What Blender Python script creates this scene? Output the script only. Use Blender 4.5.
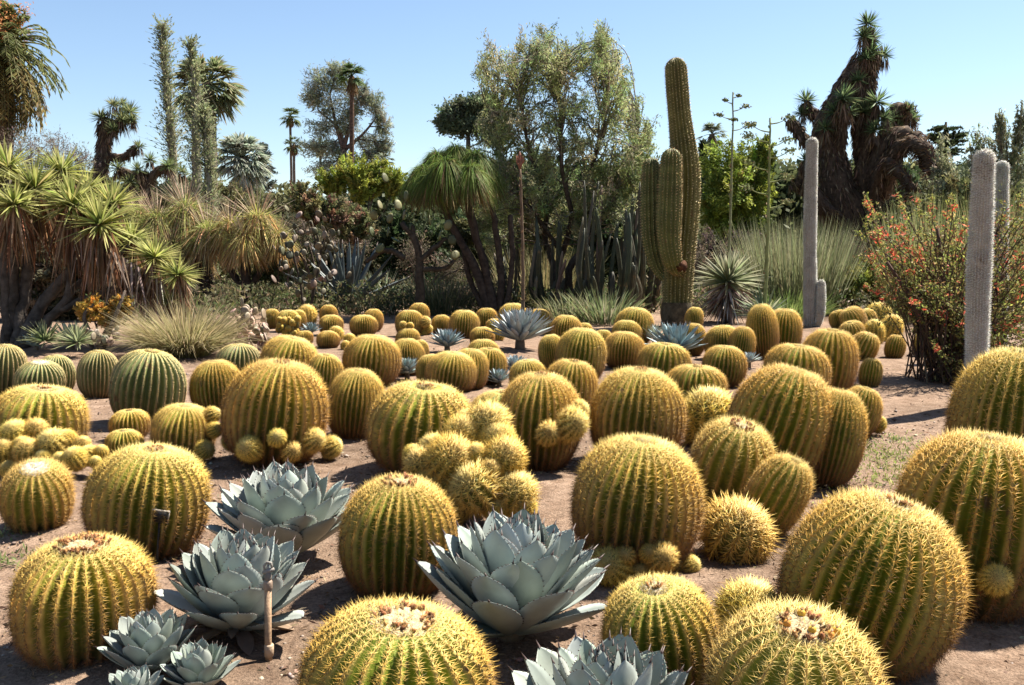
import bpy, math, random
import numpy as np
from mathutils import Vector

random.seed(7)
rng = np.random.default_rng(7)
R = math.radians
for o in list(bpy.data.objects):
    bpy.data.objects.remove(o)
scene = bpy.context.scene
COL = scene.collection

# ------------------------------------------------------------------ camera
CAM_H, F_PX, CX, CY = 1.7, 900.0, 512.0, 342.5
PITCH = math.atan((CY - 250.0) / F_PX)
cam_d = bpy.data.cameras.new('camera')
cam = bpy.data.objects.new('camera', cam_d)
COL.objects.link(cam)
cam.location = (0, 0, CAM_H)
cam.rotation_euler = (R(90) - PITCH, 0, 0)
cam_d.sensor_width = 36
cam_d.lens = 36 * F_PX / 1024
cam_d.clip_end = 2000
cam_d.clip_start = 0.05
scene.camera = cam

# ------------------------------------------------------------------ sky, sun, exposure
SUN_AZ, SUN_EL = 60.0, 57.0          # azimuth from +Y (view direction) towards +X
world = bpy.data.worlds.new('World')
scene.world = world
world.use_nodes = True
wn = world.node_tree
wn.nodes.clear()
wo = wn.nodes.new('ShaderNodeOutputWorld')
bg = wn.nodes.new('ShaderNodeBackground')
sky = wn.nodes.new('ShaderNodeTexSky')
sky.sky_type = 'NISHITA'
sky.sun_disc = False
sky.sun_elevation = R(SUN_EL)
sky.sun_rotation = R(SUN_AZ)
sky.air_density = 1.0
sky.dust_density = 0.35
sky.ozone_density = 2.0
bg.inputs['Strength'].default_value = 0.056
wn.links.new(sky.outputs[0], bg.inputs[0])
wn.links.new(bg.outputs[0], wo.inputs[0])

sun_l = bpy.data.lights.new('sun', 'SUN')
sun_l.energy = 5.0
sun_l.angle = R(0.5)
sun_l.color = (1.0, 0.94, 0.83)
sun = bpy.data.objects.new('sun', sun_l)
COL.objects.link(sun)
sd = Vector((math.sin(R(SUN_AZ)) * math.cos(R(SUN_EL)), math.cos(R(SUN_AZ)) * math.cos(R(SUN_EL)), math.sin(R(SUN_EL))))
sun.rotation_euler = sd.to_track_quat('Z', 'Y').to_euler()
sun.location = (10, 5, 20)

scene.view_settings.view_transform = 'Standard'
scene.view_settings.look = 'None'
scene.view_settings.gamma = 1
scene.view_settings.exposure = 1.68
scene.cycles.max_bounces = 6
scene.cycles.diffuse_bounces = 2
scene.cycles.transmission_bounces = 3
scene.cycles.transparent_max_bounces = 4
scene.cycles.caustics_reflective = False
scene.cycles.caustics_refractive = False

# ------------------------------------------------------------------ helpers
CT, ST = math.cos(PITCH), math.sin(PITCH)

def at(px, py, D):
    """world point seen at a photo pixel, D metres ahead"""
    a = (px - CX) / F_PX
    b = (CY - py) / F_PX
    y = CT + b * ST
    z = -ST + b * CT
    k = D / y
    return np.array((a * k, D, CAM_H + z * k))

def ground_at(px, py):
    a = (px - CX) / F_PX
    b = (CY - py) / F_PX
    z = -ST + b * CT
    k = -CAM_H / z
    return np.array((a * k, (CT + b * ST) * k, 0.0))

def unit(v):
    v = np.asarray(v, float)
    return v / np.maximum(np.linalg.norm(v, axis=-1, keepdims=True), 1e-9)

def rdirs(n):
    return unit(rng.normal(size=(n, 3)))

class MB:
    """collects shapes, then links them as ONE mesh object"""
    def __init__(s):
        s.V, s.T, s.Q, s.C, s.n = [], [], [], [], 0
    def add(s, V, tris=None, quads=None, col=(.5, .5, .5)):
        V = np.asarray(V, float).reshape(-1, 3)
        c = np.asarray(col, float)
        if c.ndim == 1:
            c = np.tile(c, (len(V), 1))
        s.V.append(V)
        s.C.append(c)
        if tris is not None and len(tris):
            s.T.append(np.asarray(tris, int).reshape(-1, 3) + s.n)
        if quads is not None and len(quads):
            s.Q.append(np.asarray(quads, int).reshape(-1, 4) + s.n)
        s.n += len(V)
    def mesh(s, name, smooth=False):
        me = bpy.data.meshes.new(name)
        V = np.concatenate(s.V) if s.V else np.zeros((0, 3))
        C = np.concatenate(s.C) if s.C else np.zeros((0, 3))
        T = np.concatenate(s.T) if s.T else np.zeros((0, 3), int)
        Q = np.concatenate(s.Q) if s.Q else np.zeros((0, 4), int)
        me.vertices.add(len(V))
        me.vertices.foreach_set('co', V.astype(np.float32).ravel())
        loops = np.concatenate([T.ravel(), Q.ravel()])
        me.loops.add(len(loops))
        me.loops.foreach_set('vertex_index', loops.astype(np.int32))
        nt, nq = len(T), len(Q)
        me.polygons.add(nt + nq)
        st = np.concatenate([np.arange(nt) * 3, nt * 3 + np.arange(nq) * 4])
        me.polygons.foreach_set('loop_start', st.astype(np.int32))
        me.polygons.foreach_set('loop_total', np.concatenate([np.full(nt, 3), np.full(nq, 4)]).astype(np.int32))
        if smooth:
            me.polygons.foreach_set('use_smooth', np.ones(nt + nq, bool))
        at_ = me.color_attributes.new('Col', 'FLOAT_COLOR', 'POINT')
        at_.data.foreach_set('color', np.concatenate([np.clip(C, 0, 1), np.ones((len(C), 1))], 1).astype(np.float32).ravel())
        me.update(calc_edges=True)
        return me
    def build(s, name, mat, parent=None, smooth=False):
        me = s.mesh(name, smooth)
        me.materials.append(mat)
        return link(name, me, parent)

def link(name, me, parent=None):
    o = bpy.data.objects.new(name, me)
    COL.objects.link(o)
    if parent is not None:
        o.parent = parent
        o.location = tuple(-Vector(parent.location)) if parent.type == 'EMPTY' else (0, 0, 0)
    return o

def empty(name, loc):
    o = bpy.data.objects.new(name, None)
    COL.objects.link(o)
    o.location = tuple(float(v) for v in loc)
    return o

def tag(o, label=None, cat=None, group=None, kind=None):
    if label: o['label'] = label
    if cat: o['category'] = cat
    if group: o['group'] = group
    if kind: o['kind'] = kind
    return o

def thing(name, label, cat, loc, group=None):
    return tag(empty(name, loc), label, cat, group)

def jit(col, n, amt=.15):
    """n colours around col"""
    c = np.asarray(col, float)
    return np.clip(c * (1 + rng.normal(0, amt, (n, 1))) * (1 + rng.normal(0, amt * .35, (n, 3))), 0, 1)

def pick(cols, n, amt=.15, w=None):
    cols = np.asarray(cols, float)
    i = rng.choice(len(cols), n, p=w)
    return np.clip(cols[i] * (1 + rng.normal(0, amt, (n, 1))) * (1 + rng.normal(0, amt * .3, (n, 3))), 0, 1)

def blades(mb, P, D, L, W, droop=0.0, segs=3, col=(.1, .15, .05), tipcol=None, fold=None, base=.6, peak=.35, curl=None):
    """strap leaves: P base, D direction, L length, W width"""
    P = np.asarray(P, float); n = len(P)
    D = unit(D)
    L = np.broadcast_to(np.asarray(L, float), (n,))
    W = np.broadcast_to(np.asarray(W, float), (n,))
    dr = np.broadcast_to(np.asarray(droop, float), (n,))
    up = np.array((0, 0, 1.0)) + rng.normal(0, .35, (n, 3))
    S = unit(np.cross(D, up))
    s = np.linspace(0, 1, segs + 1)
    prof = np.where(s < peak, base + (1 - base) * s / peak, np.maximum(0.06, 1 - ((s - peak) / (1 - peak)) ** 1.6))
    C0 = P[:, None] + D[:, None] * (L[:, None] * s)[..., None]
    C0[..., 2] -= (dr * L)[:, None] * s ** 2
    off = S[:, None] * (W[:, None] * prof * .5)[..., None]
    V = np.stack([C0 - off, C0 + off], 2).reshape(n, -1, 3)
    m = 2 * (segs + 1)
    q = np.array([[2 * i, 2 * i + 1, 2 * i + 3, 2 * i + 2] for i in range(segs)])
    Q = (q[None] + (np.arange(n) * m)[:, None, None]).reshape(-1, 4)
    c = np.asarray(col, float)
    if c.ndim == 1: c = np.tile(c, (n, 1))
    cc = np.repeat(c[:, None], m, 1)
    if tipcol is not None:
        w = np.repeat(s, 2)[None, :, None] ** 2
        cc = cc * (1 - w) + np.asarray(tipcol)[None, None] * w
    mb.add(V.reshape(-1, 3), quads=Q, col=cc.reshape(-1, 3))

def leaves(mb, P, L, W, col, D=None):
    """diamond leaf cards"""
    n = len(P)
    D = rdirs(n) if D is None else unit(D)
    S = unit(np.cross(D, rdirs(n)))
    L = np.broadcast_to(np.asarray(L, float), (n,))[:, None]
    W = np.broadcast_to(np.asarray(W, float), (n,))[:, None]
    V = np.stack([P - D * L * .5, P + S * W * .5 - D * L * .05, P + D * L * .5, P - S * W * .5 - D * L * .05], 1)
    Q = np.arange(n * 4).reshape(n, 4)
    c = np.asarray(col, float)
    if c.ndim == 1: c = np.tile(c, (n, 1))
    mb.add(V.reshape(-1, 3), quads=Q, col=np.repeat(c, 4, 0))

def needles(mb, P, D, L, W, col, tip=None):
    """three sided spikes"""
    P = np.asarray(P, float); n = len(P)
    D = unit(D)
    A = unit(np.cross(D, rdirs(n)))
    B = np.cross(D, A)
    L = np.broadcast_to(np.asarray(L, float), (n,))[:, None]
    W = np.broadcast_to(np.asarray(W, float), (n,))[:, None] * .5
    V = np.stack([P + A * W, P + (-.5 * A + .866 * B) * W, P + (-.5 * A - .866 * B) * W, P + D * L], 1)
    t = np.array([[0, 1, 3], [1, 2, 3], [2, 0, 3]])
    T = (t[None] + (np.arange(n) * 4)[:, None, None]).reshape(-1, 3)
    c = np.asarray(col, float)
    if c.ndim == 1: c = np.tile(c, (n, 1))
    c = np.repeat(c[:, None], 4, 1)
    if tip is not None:
        c[:, 3] = tip
    mb.add(V.reshape(-1, 3), tris=T, col=c.reshape(-1, 3))

def frames(path):
    path = np.asarray(path, float)
    t = np.gradient(path, axis=0)
    t = unit(t)
    ref = np.array((1.0, 0, 0)) if abs(t[0][0]) < .8 else np.array((0, 1.0, 0))
    A = []
    a = unit(ref - t[0] * np.dot(ref, t[0]))
    for k in range(len(path)):
        a = unit(a - t[k] * np.dot(a, t[k]))
        A.append(a)
    A = np.array(A)
    return t, A, np.cross(t, A)

def tube(mb, path, rad, sides=8, col=(.2, .15, .1), ribs=0, depth=0.0, cap=True, rough=0.0):
    path = np.asarray(path, float); m = len(path)
    rad = np.broadcast_to(np.asarray(rad, float), (m,)).copy()
    t, A, B = frames(path)
    ns = ribs * 6 if ribs else sides
    ph = np.arange(ns) * 2 * math.pi / ns
    f = np.ones(ns)
    if ribs:
        f = 1 - depth * np.abs(np.sin(ph * ribs / 2)) ** .9
    rr = rad[:, None] * f[None]
    if rough:
        rr = rr * (1 + rng.normal(0, rough, rr.shape))
    V = path[:, None] + A[:, None] * (rr * np.cos(ph))[..., None] + B[:, None] * (rr * np.sin(ph))[..., None]
    V = V.reshape(-1, 3)
    Q = []
    i = np.arange(ns); j = (i + 1) % ns
    for k in range(m - 1):
        Q.append(np.stack([k * ns + i, k * ns + j, (k + 1) * ns + j, (k + 1) * ns + i], 1))
    T = []
    if cap:
        V = np.vstack([V, path[0], path[-1]])
        T = np.concatenate([np.stack([np.full(ns, m * ns), j, i], 1), np.stack([np.full(ns, m * ns + 1), (m - 1) * ns + i, (m - 1) * ns + j], 1)])
    c = np.asarray(col, float)
    if c.ndim == 2:
        c = np.repeat(c, ns, 0)
        if cap: c = np.vstack([c, c[:1], c[-1:]])
    mb.add(V, tris=T, quads=np.concatenate(Q), col=c)

def curve(pts, m=12, wob=0.0):
    """smooth path through points"""
    pts = np.asarray(pts, float)
    if len(pts) == 2:
        s = np.linspace(0, 1, m)[:, None]
        out = pts[0] * (1 - s) + pts[1] * s
    else:
        P = np.vstack([2 * pts[0] - pts[1], pts, 2 * pts[-1] - pts[-2]])
        out = []
        per = max(2, m // (len(pts) - 1))
        for k in range(1, len(P) - 2):
            s = np.linspace(0, 1, per, endpoint=False)[:, None]
            p0, p1, p2, p3 = P[k - 1], P[k], P[k + 1], P[k + 2]
            out.append(.5 * (2 * p1 + (p2 - p0) * s + (2 * p0 - 5 * p1 + 4 * p2 - p3) * s ** 2 + (3 * p1 - p0 - 3 * p2 + p3) * s ** 3))
        out = np.vstack(out + [pts[-1:]])
    if wob:
        w = rng.normal(0, wob, out.shape); w[0] = 0; w[-1] = 0
        out = out + w
    return out

def lump(mb, c, rx, ry, rz, col, seg=10, rings=6, noise=.08):
    th = np.linspace(0, math.pi, rings + 1)[:, None]
    ph = np.arange(seg)[None] * 2 * math.pi / seg
    V = np.stack([np.sin(th) * np.cos(ph), np.sin(th) * np.sin(ph), np.cos(th) + 0 * ph], -1)
    V = V * (1 + rng.normal(0, noise, V.shape[:2])[..., None])
    V[0] = V[0].mean(0); V[-1] = V[-1].mean(0)
    V = V.reshape(-1, 3) * np.array((rx, ry, rz)) + np.asarray(c)
    i = np.arange(seg); j = (i + 1) % seg
    Q = np.concatenate([np.stack([k * seg + i, (k + 1) * seg + i, (k + 1) * seg + j, k * seg + j], 1) for k in range(rings)])
    mb.add(V, quads=Q, col=col)

# ------------------------------------------------------------------ materials
def plant_mat(name, rough=.6, trans=.25, noise_scale=8.0, noise_amt=.25, bump=0.0, bump_scale=40, spec=.3, coords='Object', gain=.74, vary=None, scars=False):
    m = bpy.data.materials.new(name)
    m.use_nodes = True
    nt = m.node_tree
    nt.nodes.clear()
    out = nt.nodes.new('ShaderNodeOutputMaterial')
    p = nt.nodes.new('ShaderNodeBsdfPrincipled')
    a = nt.nodes.new('ShaderNodeAttribute'); a.attribute_name = 'Col'
    tc = nt.nodes.new('ShaderNodeTexCoord')
    nz = nt.nodes.new('ShaderNodeTexNoise')
    nz.inputs['Scale'].default_value = noise_scale
    nz.inputs['Detail'].default_value = 5
    nt.links.new(tc.outputs[coords], nz.inputs['Vector'])
    mr = nt.nodes.new('ShaderNodeMapRange')
    mr.inputs[1].default_value = .3; mr.inputs[2].default_value = .7
    mr.inputs[3].default_value = gain * (1 - noise_amt); mr.inputs[4].default_value = gain * (1 + noise_amt)
    nt.links.new(nz.outputs[0], mr.inputs[0])
    mx = nt.nodes.new('ShaderNodeVectorMath'); mx.operation = 'SCALE'
    nt.links.new(a.outputs['Color'], mx.inputs[0])
    nt.links.new(mr.outputs[0], mx.inputs['Scale'])
    colour = mx.outputs[0]
    if vary:                                            # each plant has its own tint
        oi = nt.nodes.new('ShaderNodeObjectInfo')
        rp = nt.nodes.new('ShaderNodeValToRGB')
        rp.color_ramp.elements[0].color = (*vary[0], 1); rp.color_ramp.elements[1].color = (*vary[1], 1)
        nt.links.new(oi.outputs['Random'], rp.inputs[0])
        vm = nt.nodes.new('ShaderNodeVectorMath'); vm.operation = 'MULTIPLY'
        nt.links.new(colour, vm.inputs[0]); nt.links.new(rp.outputs[0], vm.inputs[1])
        colour = vm.outputs[0]
    if scars:                                           # corky scars and dry patches
        n3 = nt.nodes.new('ShaderNodeTexNoise'); n3.inputs['Scale'].default_value = 2.6; n3.inputs['Detail'].default_value = 7
        n3.inputs['Roughness'].default_value = .65
        oi2 = nt.nodes.new('ShaderNodeObjectInfo')
        av = nt.nodes.new('ShaderNodeVectorMath'); av.operation = 'ADD'
        sv = nt.nodes.new('ShaderNodeVectorMath'); sv.operation = 'SCALE'; sv.inputs[0].default_value = (17, 9, 5)
        nt.links.new(oi2.outputs['Random'], sv.inputs['Scale'])
        nt.links.new(tc.outputs[coords], av.inputs[0]); nt.links.new(sv.outputs[0], av.inputs[1])
        nt.links.new(av.outputs[0], n3.inputs['Vector'])
        rs = nt.nodes.new('ShaderNodeMapRange'); rs.inputs[1].default_value = .60; rs.inputs[2].default_value = .68
        nt.links.new(n3.outputs[0], rs.inputs[0])
        mm = nt.nodes.new('ShaderNodeMix'); mm.data_type = 'RGBA'
        nt.links.new(rs.outputs[0], mm.inputs[0]); nt.links.new(colour, mm.inputs[6]); mm.inputs[7].default_value = (.15, .095, .045, 1)
        colour = mm.outputs[2]
    nt.links.new(colour, p.inputs['Base Color'])
    p.inputs['Roughness'].default_value = rough
    p.inputs['Specular IOR Level'].default_value = spec
    if bump:
        n2 = nt.nodes.new('ShaderNodeTexNoise'); n2.inputs['Scale'].default_value = bump_scale
        n2.inputs['Detail'].default_value = 6
        nt.links.new(tc.outputs[coords], n2.inputs['Vector'])
        b = nt.nodes.new('ShaderNodeBump'); b.inputs['Strength'].default_value = bump; b.inputs['Distance'].default_value = .02
        nt.links.new(n2.outputs[0], b.inputs['Height'])
        nt.links.new(b.outputs[0], p.inputs['Normal'])
    if trans:
        tr = nt.nodes.new('ShaderNodeBsdfTranslucent')
        nt.links.new(colour, tr.inputs['Color'])
        ms = nt.nodes.new('ShaderNodeMixShader'); ms.inputs[0].default_value = trans
        nt.links.new(p.outputs[0], ms.inputs[1]); nt.links.new(tr.outputs[0], ms.inputs[2])
        nt.links.new(ms.outputs[0], out.inputs[0])
    else:
        nt.links.new(p.outputs[0], out.inputs[0])
    return m

M_FOL = plant_mat('foliage', .6, .42, 1.5, .22, spec=.16, gain=1.0)
M_BARK = plant_mat('bark', .9, 0, 9, .45, bump=.8, bump_scale=25, spec=.1)
M_SKIN = plant_mat('cactus_skin', .6, 0, 6, .25, bump=.15, bump_scale=60, spec=.3, vary=((.85, .95, .8), (1.2, 1.02, 1.0)), scars=True)
M_SPINE = plant_mat('cactus_spines', .5, .3, 5, .12, spec=.35, gain=.95, vary=((1.08, 1.06, .98), (.98, .84, .70)))
M_FLEECE = plant_mat('cactus_fleece', .7, .4, 5, .15, spec=.2, gain=.95)
M_WOOL = plant_mat('cactus_wool', .9, .15, 30, .25, bump=.6, bump_scale=60, spec=.05)
M_AGAVE = plant_mat('agave_leaf', .5, .04, 7, .2, bump=.05, bump_scale=30, spec=.32)
M_DRY = plant_mat('dry_leaf', .8, .15, 5, .3, spec=.15)
M_HARD = plant_mat('weathered_fitting', .6, 0, 30, .25, bump=.2, bump_scale=80, spec=.4)

def ground_mat():
    m = bpy.data.materials.new('dry_soil'); m.use_nodes = True
    nt = m.node_tree; p = nt.nodes['Principled BSDF']
    tc = nt.nodes.new('ShaderNodeTexCoord')
    def noise(sc, det=6, rough=.6):
        n = nt.nodes.new('ShaderNodeTexNoise'); n.inputs['Scale'].default_value = sc
        n.inputs['Detail'].default_value = det; n.inputs['Roughness'].default_value = rough
        nt.links.new(tc.outputs['Object'], n.inputs['Vector']); return n
    a, b, c = noise(.6), noise(7, 8), noise(60, 4, .7)
    r1 = nt.nodes.new('ShaderNodeValToRGB')
    r1.color_ramp.elements[0].position = .3; r1.color_ramp.elements[0].color = (.150, .098, .066, 1)
    r1.color_ramp.elements[1].position = .68; r1.color_ramp.elements[1].color = (.285, .206, .150, 1)
    nt.links.new(b.outputs[0], r1.inputs[0])
    r2 = nt.nodes.new('ShaderNodeValToRGB')
    r2.color_ramp.elements[0].position = .35; r2.color_ramp.elements[0].color = (.62, .6, .58, 1)
    r2.color_ramp.elements[1].position = .6; r2.color_ramp.elements[1].color = (1.12, 1.08, 1.06, 1)
    nt.links.new(a.outputs[0], r2.inputs[0])
    mx = nt.nodes.new('ShaderNodeMix'); mx.data_type = 'RGBA'; mx.blend_type = 'MULTIPLY'; mx.inputs[0].default_value = 1
    nt.links.new(r1.outputs[0], mx.inputs[6]); nt.links.new(r2.outputs[0], mx.inputs[7])
    mr = nt.nodes.new('ShaderNodeMapRange'); mr.inputs[1].default_value = .35; mr.inputs[2].default_value = .65
    mr.inputs[3].default_value = .62; mr.inputs[4].default_value = 1.3
    nt.links.new(c.outputs[0], mr.inputs[0])
    sc = nt.nodes.new('ShaderNodeVectorMath'); sc.operation = 'SCALE'
    nt.links.new(mx.outputs[2], sc.inputs[0]); nt.links.new(mr.outputs[0], sc.inputs['Scale'])
    nt.links.new(sc.outputs[0], p.inputs['Base Color'])
    p.inputs['Roughness'].default_value = .95
    p.inputs['Specular IOR Level'].default_value = .1
    ad = nt.nodes.new('ShaderNodeMath'); ad.operation = 'ADD'
    nt.links.new(b.outputs[0], ad.inputs[0]); nt.links.new(c.outputs[0], ad.inputs[1])
    bp = nt.nodes.new('ShaderNodeBump'); bp.inputs['Strength'].default_value = .8; bp.inputs['Distance'].default_value = .03
    nt.links.new(ad.outputs[0], bp.inputs['Height']); nt.links.new(bp.outputs[0], p.inputs['Normal'])
    return m

# ------------------------------------------------------------------ ground
def ground():
    n = 260
    u = np.linspace(-1, 1, n)
    ax = np.sign(u) * (np.abs(u) ** 3.2) * 600
    ax = ax + u * 9
    X, Y = np.meshgrid(ax, ax + 6)
    Z = .018 * np.sin(X * 1.7 + 1) * np.sin(Y * 1.3) + .012 * np.sin(X * 4.1 + Y * 2.2) + rng.normal(0, .006, X.shape)
    far = np.hypot(X, Y - 6) > 60
    Z[far] = 0
    V = np.stack([X, Y, Z], -1).reshape(-1, 3)
    i = np.arange(n - 1)
    a = (i[:, None] * n + i[None]).ravel()
    Q = np.stack([a, a + 1, a + n + 1, a + n], 1)
    mb = MB(); mb.add(V, quads=Q)
    g = mb.build('ground', ground_mat(), smooth=True)
    tag(g, kind='structure')
ground()

# ------------------------------------------------------------------ golden barrel cacti
YEL = np.array((.87, .62, .15)); CRM = np.array((.90, .74, .32)); BRN = np.array((.36, .165, .06)); GRYB = np.array((.20, .13, .08))

def barrel_body(ribs, depth=.27, p=2.25, crown=.2, green=(.30, .325, .04), valley=(.22, .265, .03), felt=(.78, .50, .16), rings=44, warp=.032):
    mb = MB()
    ns = ribs * 8
    ph = np.arange(ns) * 2 * math.pi / ns
    th = np.linspace(0.02, math.pi - .02, rings)
    e = 2 / p
    rho = np.sin(th) ** e
    z = np.sign(np.cos(th)) * np.abs(np.cos(th)) ** e
    z = z - .10 * np.exp(-(rho / crown) ** 2)
    d = depth * np.clip((rho - crown * .7) / .4, 0, 1)
    wv = 1 + warp * (np.sin(2 * ph + 1)[None] * np.sin(th)[:, None] + np.sin(3 * ph)[None] * np.cos(th * 2)[:, None])
    g = np.abs(np.sin(ph * ribs / 2)) ** .7
    rr = rho[:, None] * (1 - d[:, None] * g[None]) * wv
    X = rr * np.cos(ph); Y = rr * np.sin(ph); Z = np.repeat(z[:, None], ns, 1)
    V = np.stack([X, Y, Z], -1).reshape(-1, 3)
    i = np.arange(ns); j = (i + 1) % ns
    Q = np.concatenate([np.stack([(k + 1) * ns + i, (k + 1) * ns + j, k * ns + j, k * ns + i], 1) for k in range(rings - 1)])
    V = np.vstack([V, [0, 0, z[0]], [0, 0, z[-1]]])
    T = np.concatenate([np.stack([np.full(ns, rings * ns), i, j], 1), np.stack([np.full(ns, rings * ns + 1), (rings - 1) * ns + j, (rings - 1) * ns + i], 1)])
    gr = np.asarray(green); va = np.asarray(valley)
    c = gr[None, None] * (1 - g[None, :, None]) + va[None, None] * g[None, :, None]  # grooves coloured darker than crests, part of their shade painted in
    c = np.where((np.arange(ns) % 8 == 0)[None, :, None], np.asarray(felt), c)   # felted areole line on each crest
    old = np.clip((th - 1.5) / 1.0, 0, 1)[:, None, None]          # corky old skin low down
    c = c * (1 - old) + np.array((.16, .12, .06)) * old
    c = np.repeat(c, 1, 0).reshape(-1, 3)
    c = np.vstack([c, gr, gr])
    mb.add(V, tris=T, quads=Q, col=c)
    return mb

def barrel_spines(ribs, p=2.25, crown=.2, step=.064, n_rad=9, n_cen=3, lr=.112, lc=.145, w=.0076, th_max=2.55, warp=.032, yellow=YEL, fade=1.0):
    mb = MB()
    e = 2 / p
    t = np.linspace(.02, th_max, 800)
    pr = np.stack([np.sin(t) ** e, np.sign(np.cos(t)) * np.abs(np.cos(t)) ** e], 1)
    s = np.concatenate([[0], np.cumsum(np.linalg.norm(np.diff(pr, axis=0), axis=1))])
    ths = []
    for k in range(ribs):
        q = np.arange(crown * .9 + rng.random() * step, s[-1], step)
        tt = np.interp(q + rng.normal(0, step * .12, len(q)), s, t)
        ths.append(np.stack([tt, np.full(len(tt), k * 2 * math.pi / ribs)], 1))
    A = np.concatenate(ths)
    th, ph = A[:, 0], A[:, 1]
    rho = np.sin(th) ** e
    wv = 1 + warp * (np.sin(2 * ph + 1) * np.sin(th) + np.sin(3 * ph) * np.cos(th * 2))
    z = np.sign(np.cos(th)) * np.abs(np.cos(th)) ** e - .10 * np.exp(-(rho / crown) ** 2)
    P = np.stack([rho * wv * np.cos(ph), rho * wv * np.sin(ph), z], 1)
    N = unit(np.stack([np.sin(th) ** (2 - e) * np.cos(ph), np.sin(th) ** (2 - e) * np.sin(ph), np.sign(np.cos(th)) * np.abs(np.cos(th)) ** (2 - e)], 1))
    B = np.stack([-np.sin(ph), np.cos(ph), 0 * ph], 1)
    Tn = unit(np.cross(B, N))
    Tn = np.where((Tn[:, 2] > 0)[:, None], -Tn, Tn)
    na = len(P)
    topk = np.clip((1.0 - th) / .8, 0, 1)
    low = np.clip((th - .85) / 1.1, 0, 1) * fade
    base = yellow[None] * (1 - topk[:, None]) + CRM[None] * topk[:, None]
    base = base * (1 - low[:, None]) + BRN[None] * low[:, None]
    def put(k, ln, tilt, spread):
        for i in range(k):
            al = 2 * math.pi * (i + rng.random(na) * .5) / k
            d = N * tilt + Tn * (.28 if tilt > .8 else 0) + (np.cos(al)[:, None] * Tn * .75 + np.sin(al)[:, None] * B * 1.1) * spread + rng.normal(0, .16, (na, 3))
            l = ln * rng.uniform(.7, 1.2, na) * (1 - .25 * topk)
            cc = base * (1 + rng.normal(0, .14, (na, 1)))
            old = (rng.random(na) < low * .4)[:, None]
            cc = np.where(old, GRYB * (1 + rng.normal(0, .2, (na, 1))), cc)
            needles(mb, P - N * .01, d, l, w * rng.uniform(.8, 1.25, na), cc)
    put(n_rad, lr, .45, 1.0)
    put(n_cen, lc, 1.0, .55)
    return mb

def crown_wool(r, col=(.74, .62, .42), n=700, zc=.93):
    mb = MB()
    seg, rings = 36, 9
    rr = np.linspace(0, 1, rings)
    ph = np.arange(seg) * 2 * math.pi / seg
    h = (.075 * (1 - rr ** 2) - .05 * np.exp(-(rr / .3) ** 2))[:, None] + rng.normal(0, .012, (rings, seg))
    V = np.stack([r * rr[:, None] * np.cos(ph), r * rr[:, None] * np.sin(ph), zc + h - .02 * (rr[:, None] > .99)], -1)
    V[0] = V[0].mean(0)
    i = np.arange(seg); j = (i + 1) % seg
    Q = np.concatenate([np.stack([k * seg + i, (k + 1) * seg + i, (k + 1) * seg + j, k * seg + j], 1) for k in range(rings - 1)])
    c = pick([col, np.asarray(col) * .8, np.asarray(col) * 1.08], rings * seg, .08)
    mb.add(V.reshape(-1, 3), quads=Q, col=c)
    q = np.sqrt(rng.random(n)) * r; a = rng.random(n) * 2 * math.pi
    P = np.stack([q * np.cos(a), q * np.sin(a), np.full(n, zc + .03)], 1)
    D = np.stack([np.cos(a) * .7, np.sin(a) * .7, np.full(n, .8)], 1) + rng.normal(0, .4, (n, 3))
    needles(mb, P, D, rng.uniform(.04, .1, n), .011, pick([col, CRM, YEL], n, .1))
    return mb

def dried_flowers(r, n=34, zc=.96, cols=((.36, .17, .06), (.46, .26, .11), (.24, .11, .05))):
    mb = MB()
    for i in range(n):
        q = r * rng.uniform(.5, 1.0); a = rng.random() * 2 * math.pi
        p = np.array((q * math.cos(a), q * math.sin(a), zc))
        d = np.array((math.cos(a) * .5, math.sin(a) * .5, 1)) + rng.normal(0, .3, 3)
        d = d / np.linalg.norm(d)
        l = rng.uniform(.05, .10)
        c = pick(cols, 1, .2)[0]
        tube(mb, [p, p + d * l * .5, p + d * l], [.018, .022, .012], 6, c, rough=.15)
        needles(mb, np.tile(p + d * l * .6, (12, 1)), d + rng.normal(0, .5, (12, 3)), .06, .018, jit(c * 1.15, 12, .25))
    return mb

VAR = {}
def variant(key, smooth_kw, spine_kw):
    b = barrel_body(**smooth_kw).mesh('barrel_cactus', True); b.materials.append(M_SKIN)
    s = barrel_spines(**spine_kw).mesh('spines'); s.materials.append(M_SPINE)
    VAR[key] = (b, s)
variant('A', dict(ribs=32), dict(ribs=32))
variant('A2', dict(ribs=35, p=2.15), dict(ribs=35, p=2.15))
variant('B', dict(ribs=27, depth=.28, crown=.28), dict(ribs=27, crown=.28, step=.068, lr=.12, lc=.155, w=.0082))
variant('B2', dict(ribs=29, depth=.27, p=2.4, crown=.28), dict(ribs=29, p=2.4, crown=.28, step=.066, lr=.118, lc=.15, w=.008))
variant('C', dict(ribs=21, depth=.24, crown=.28), dict(ribs=21, crown=.28, step=.08, n_rad=9, lr=.175, lc=.21, w=.0105, yellow=np.array((.84, .63, .2)), fade=.6))
variant('D', dict(ribs=13, depth=.2, p=2.1, crown=.05, green=(.3, .29, .06), valley=(.2, .2, .04), felt=(.4, .36, .1)), dict(ribs=13, p=2.1, crown=.03, step=.19, n_rad=9, n_cen=6, lr=.42, lc=.54, w=.042, yellow=np.array((.90, .70, .22)), fade=.3, th_max=2.8))
variant('D2', dict(ribs=15, depth=.2, p=2.1, crown=.05, green=(.3, .29, .06), valley=(.2, .2, .04), felt=(.4, .36, .1)), dict(ribs=15, p=2.1, crown=.03, step=.17, n_rad=9, n_cen=6, lr=.38, lc=.48, w=.038, yellow=np.array((.92, .72, .18)), fade=.25, th_max=2.8))
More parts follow.
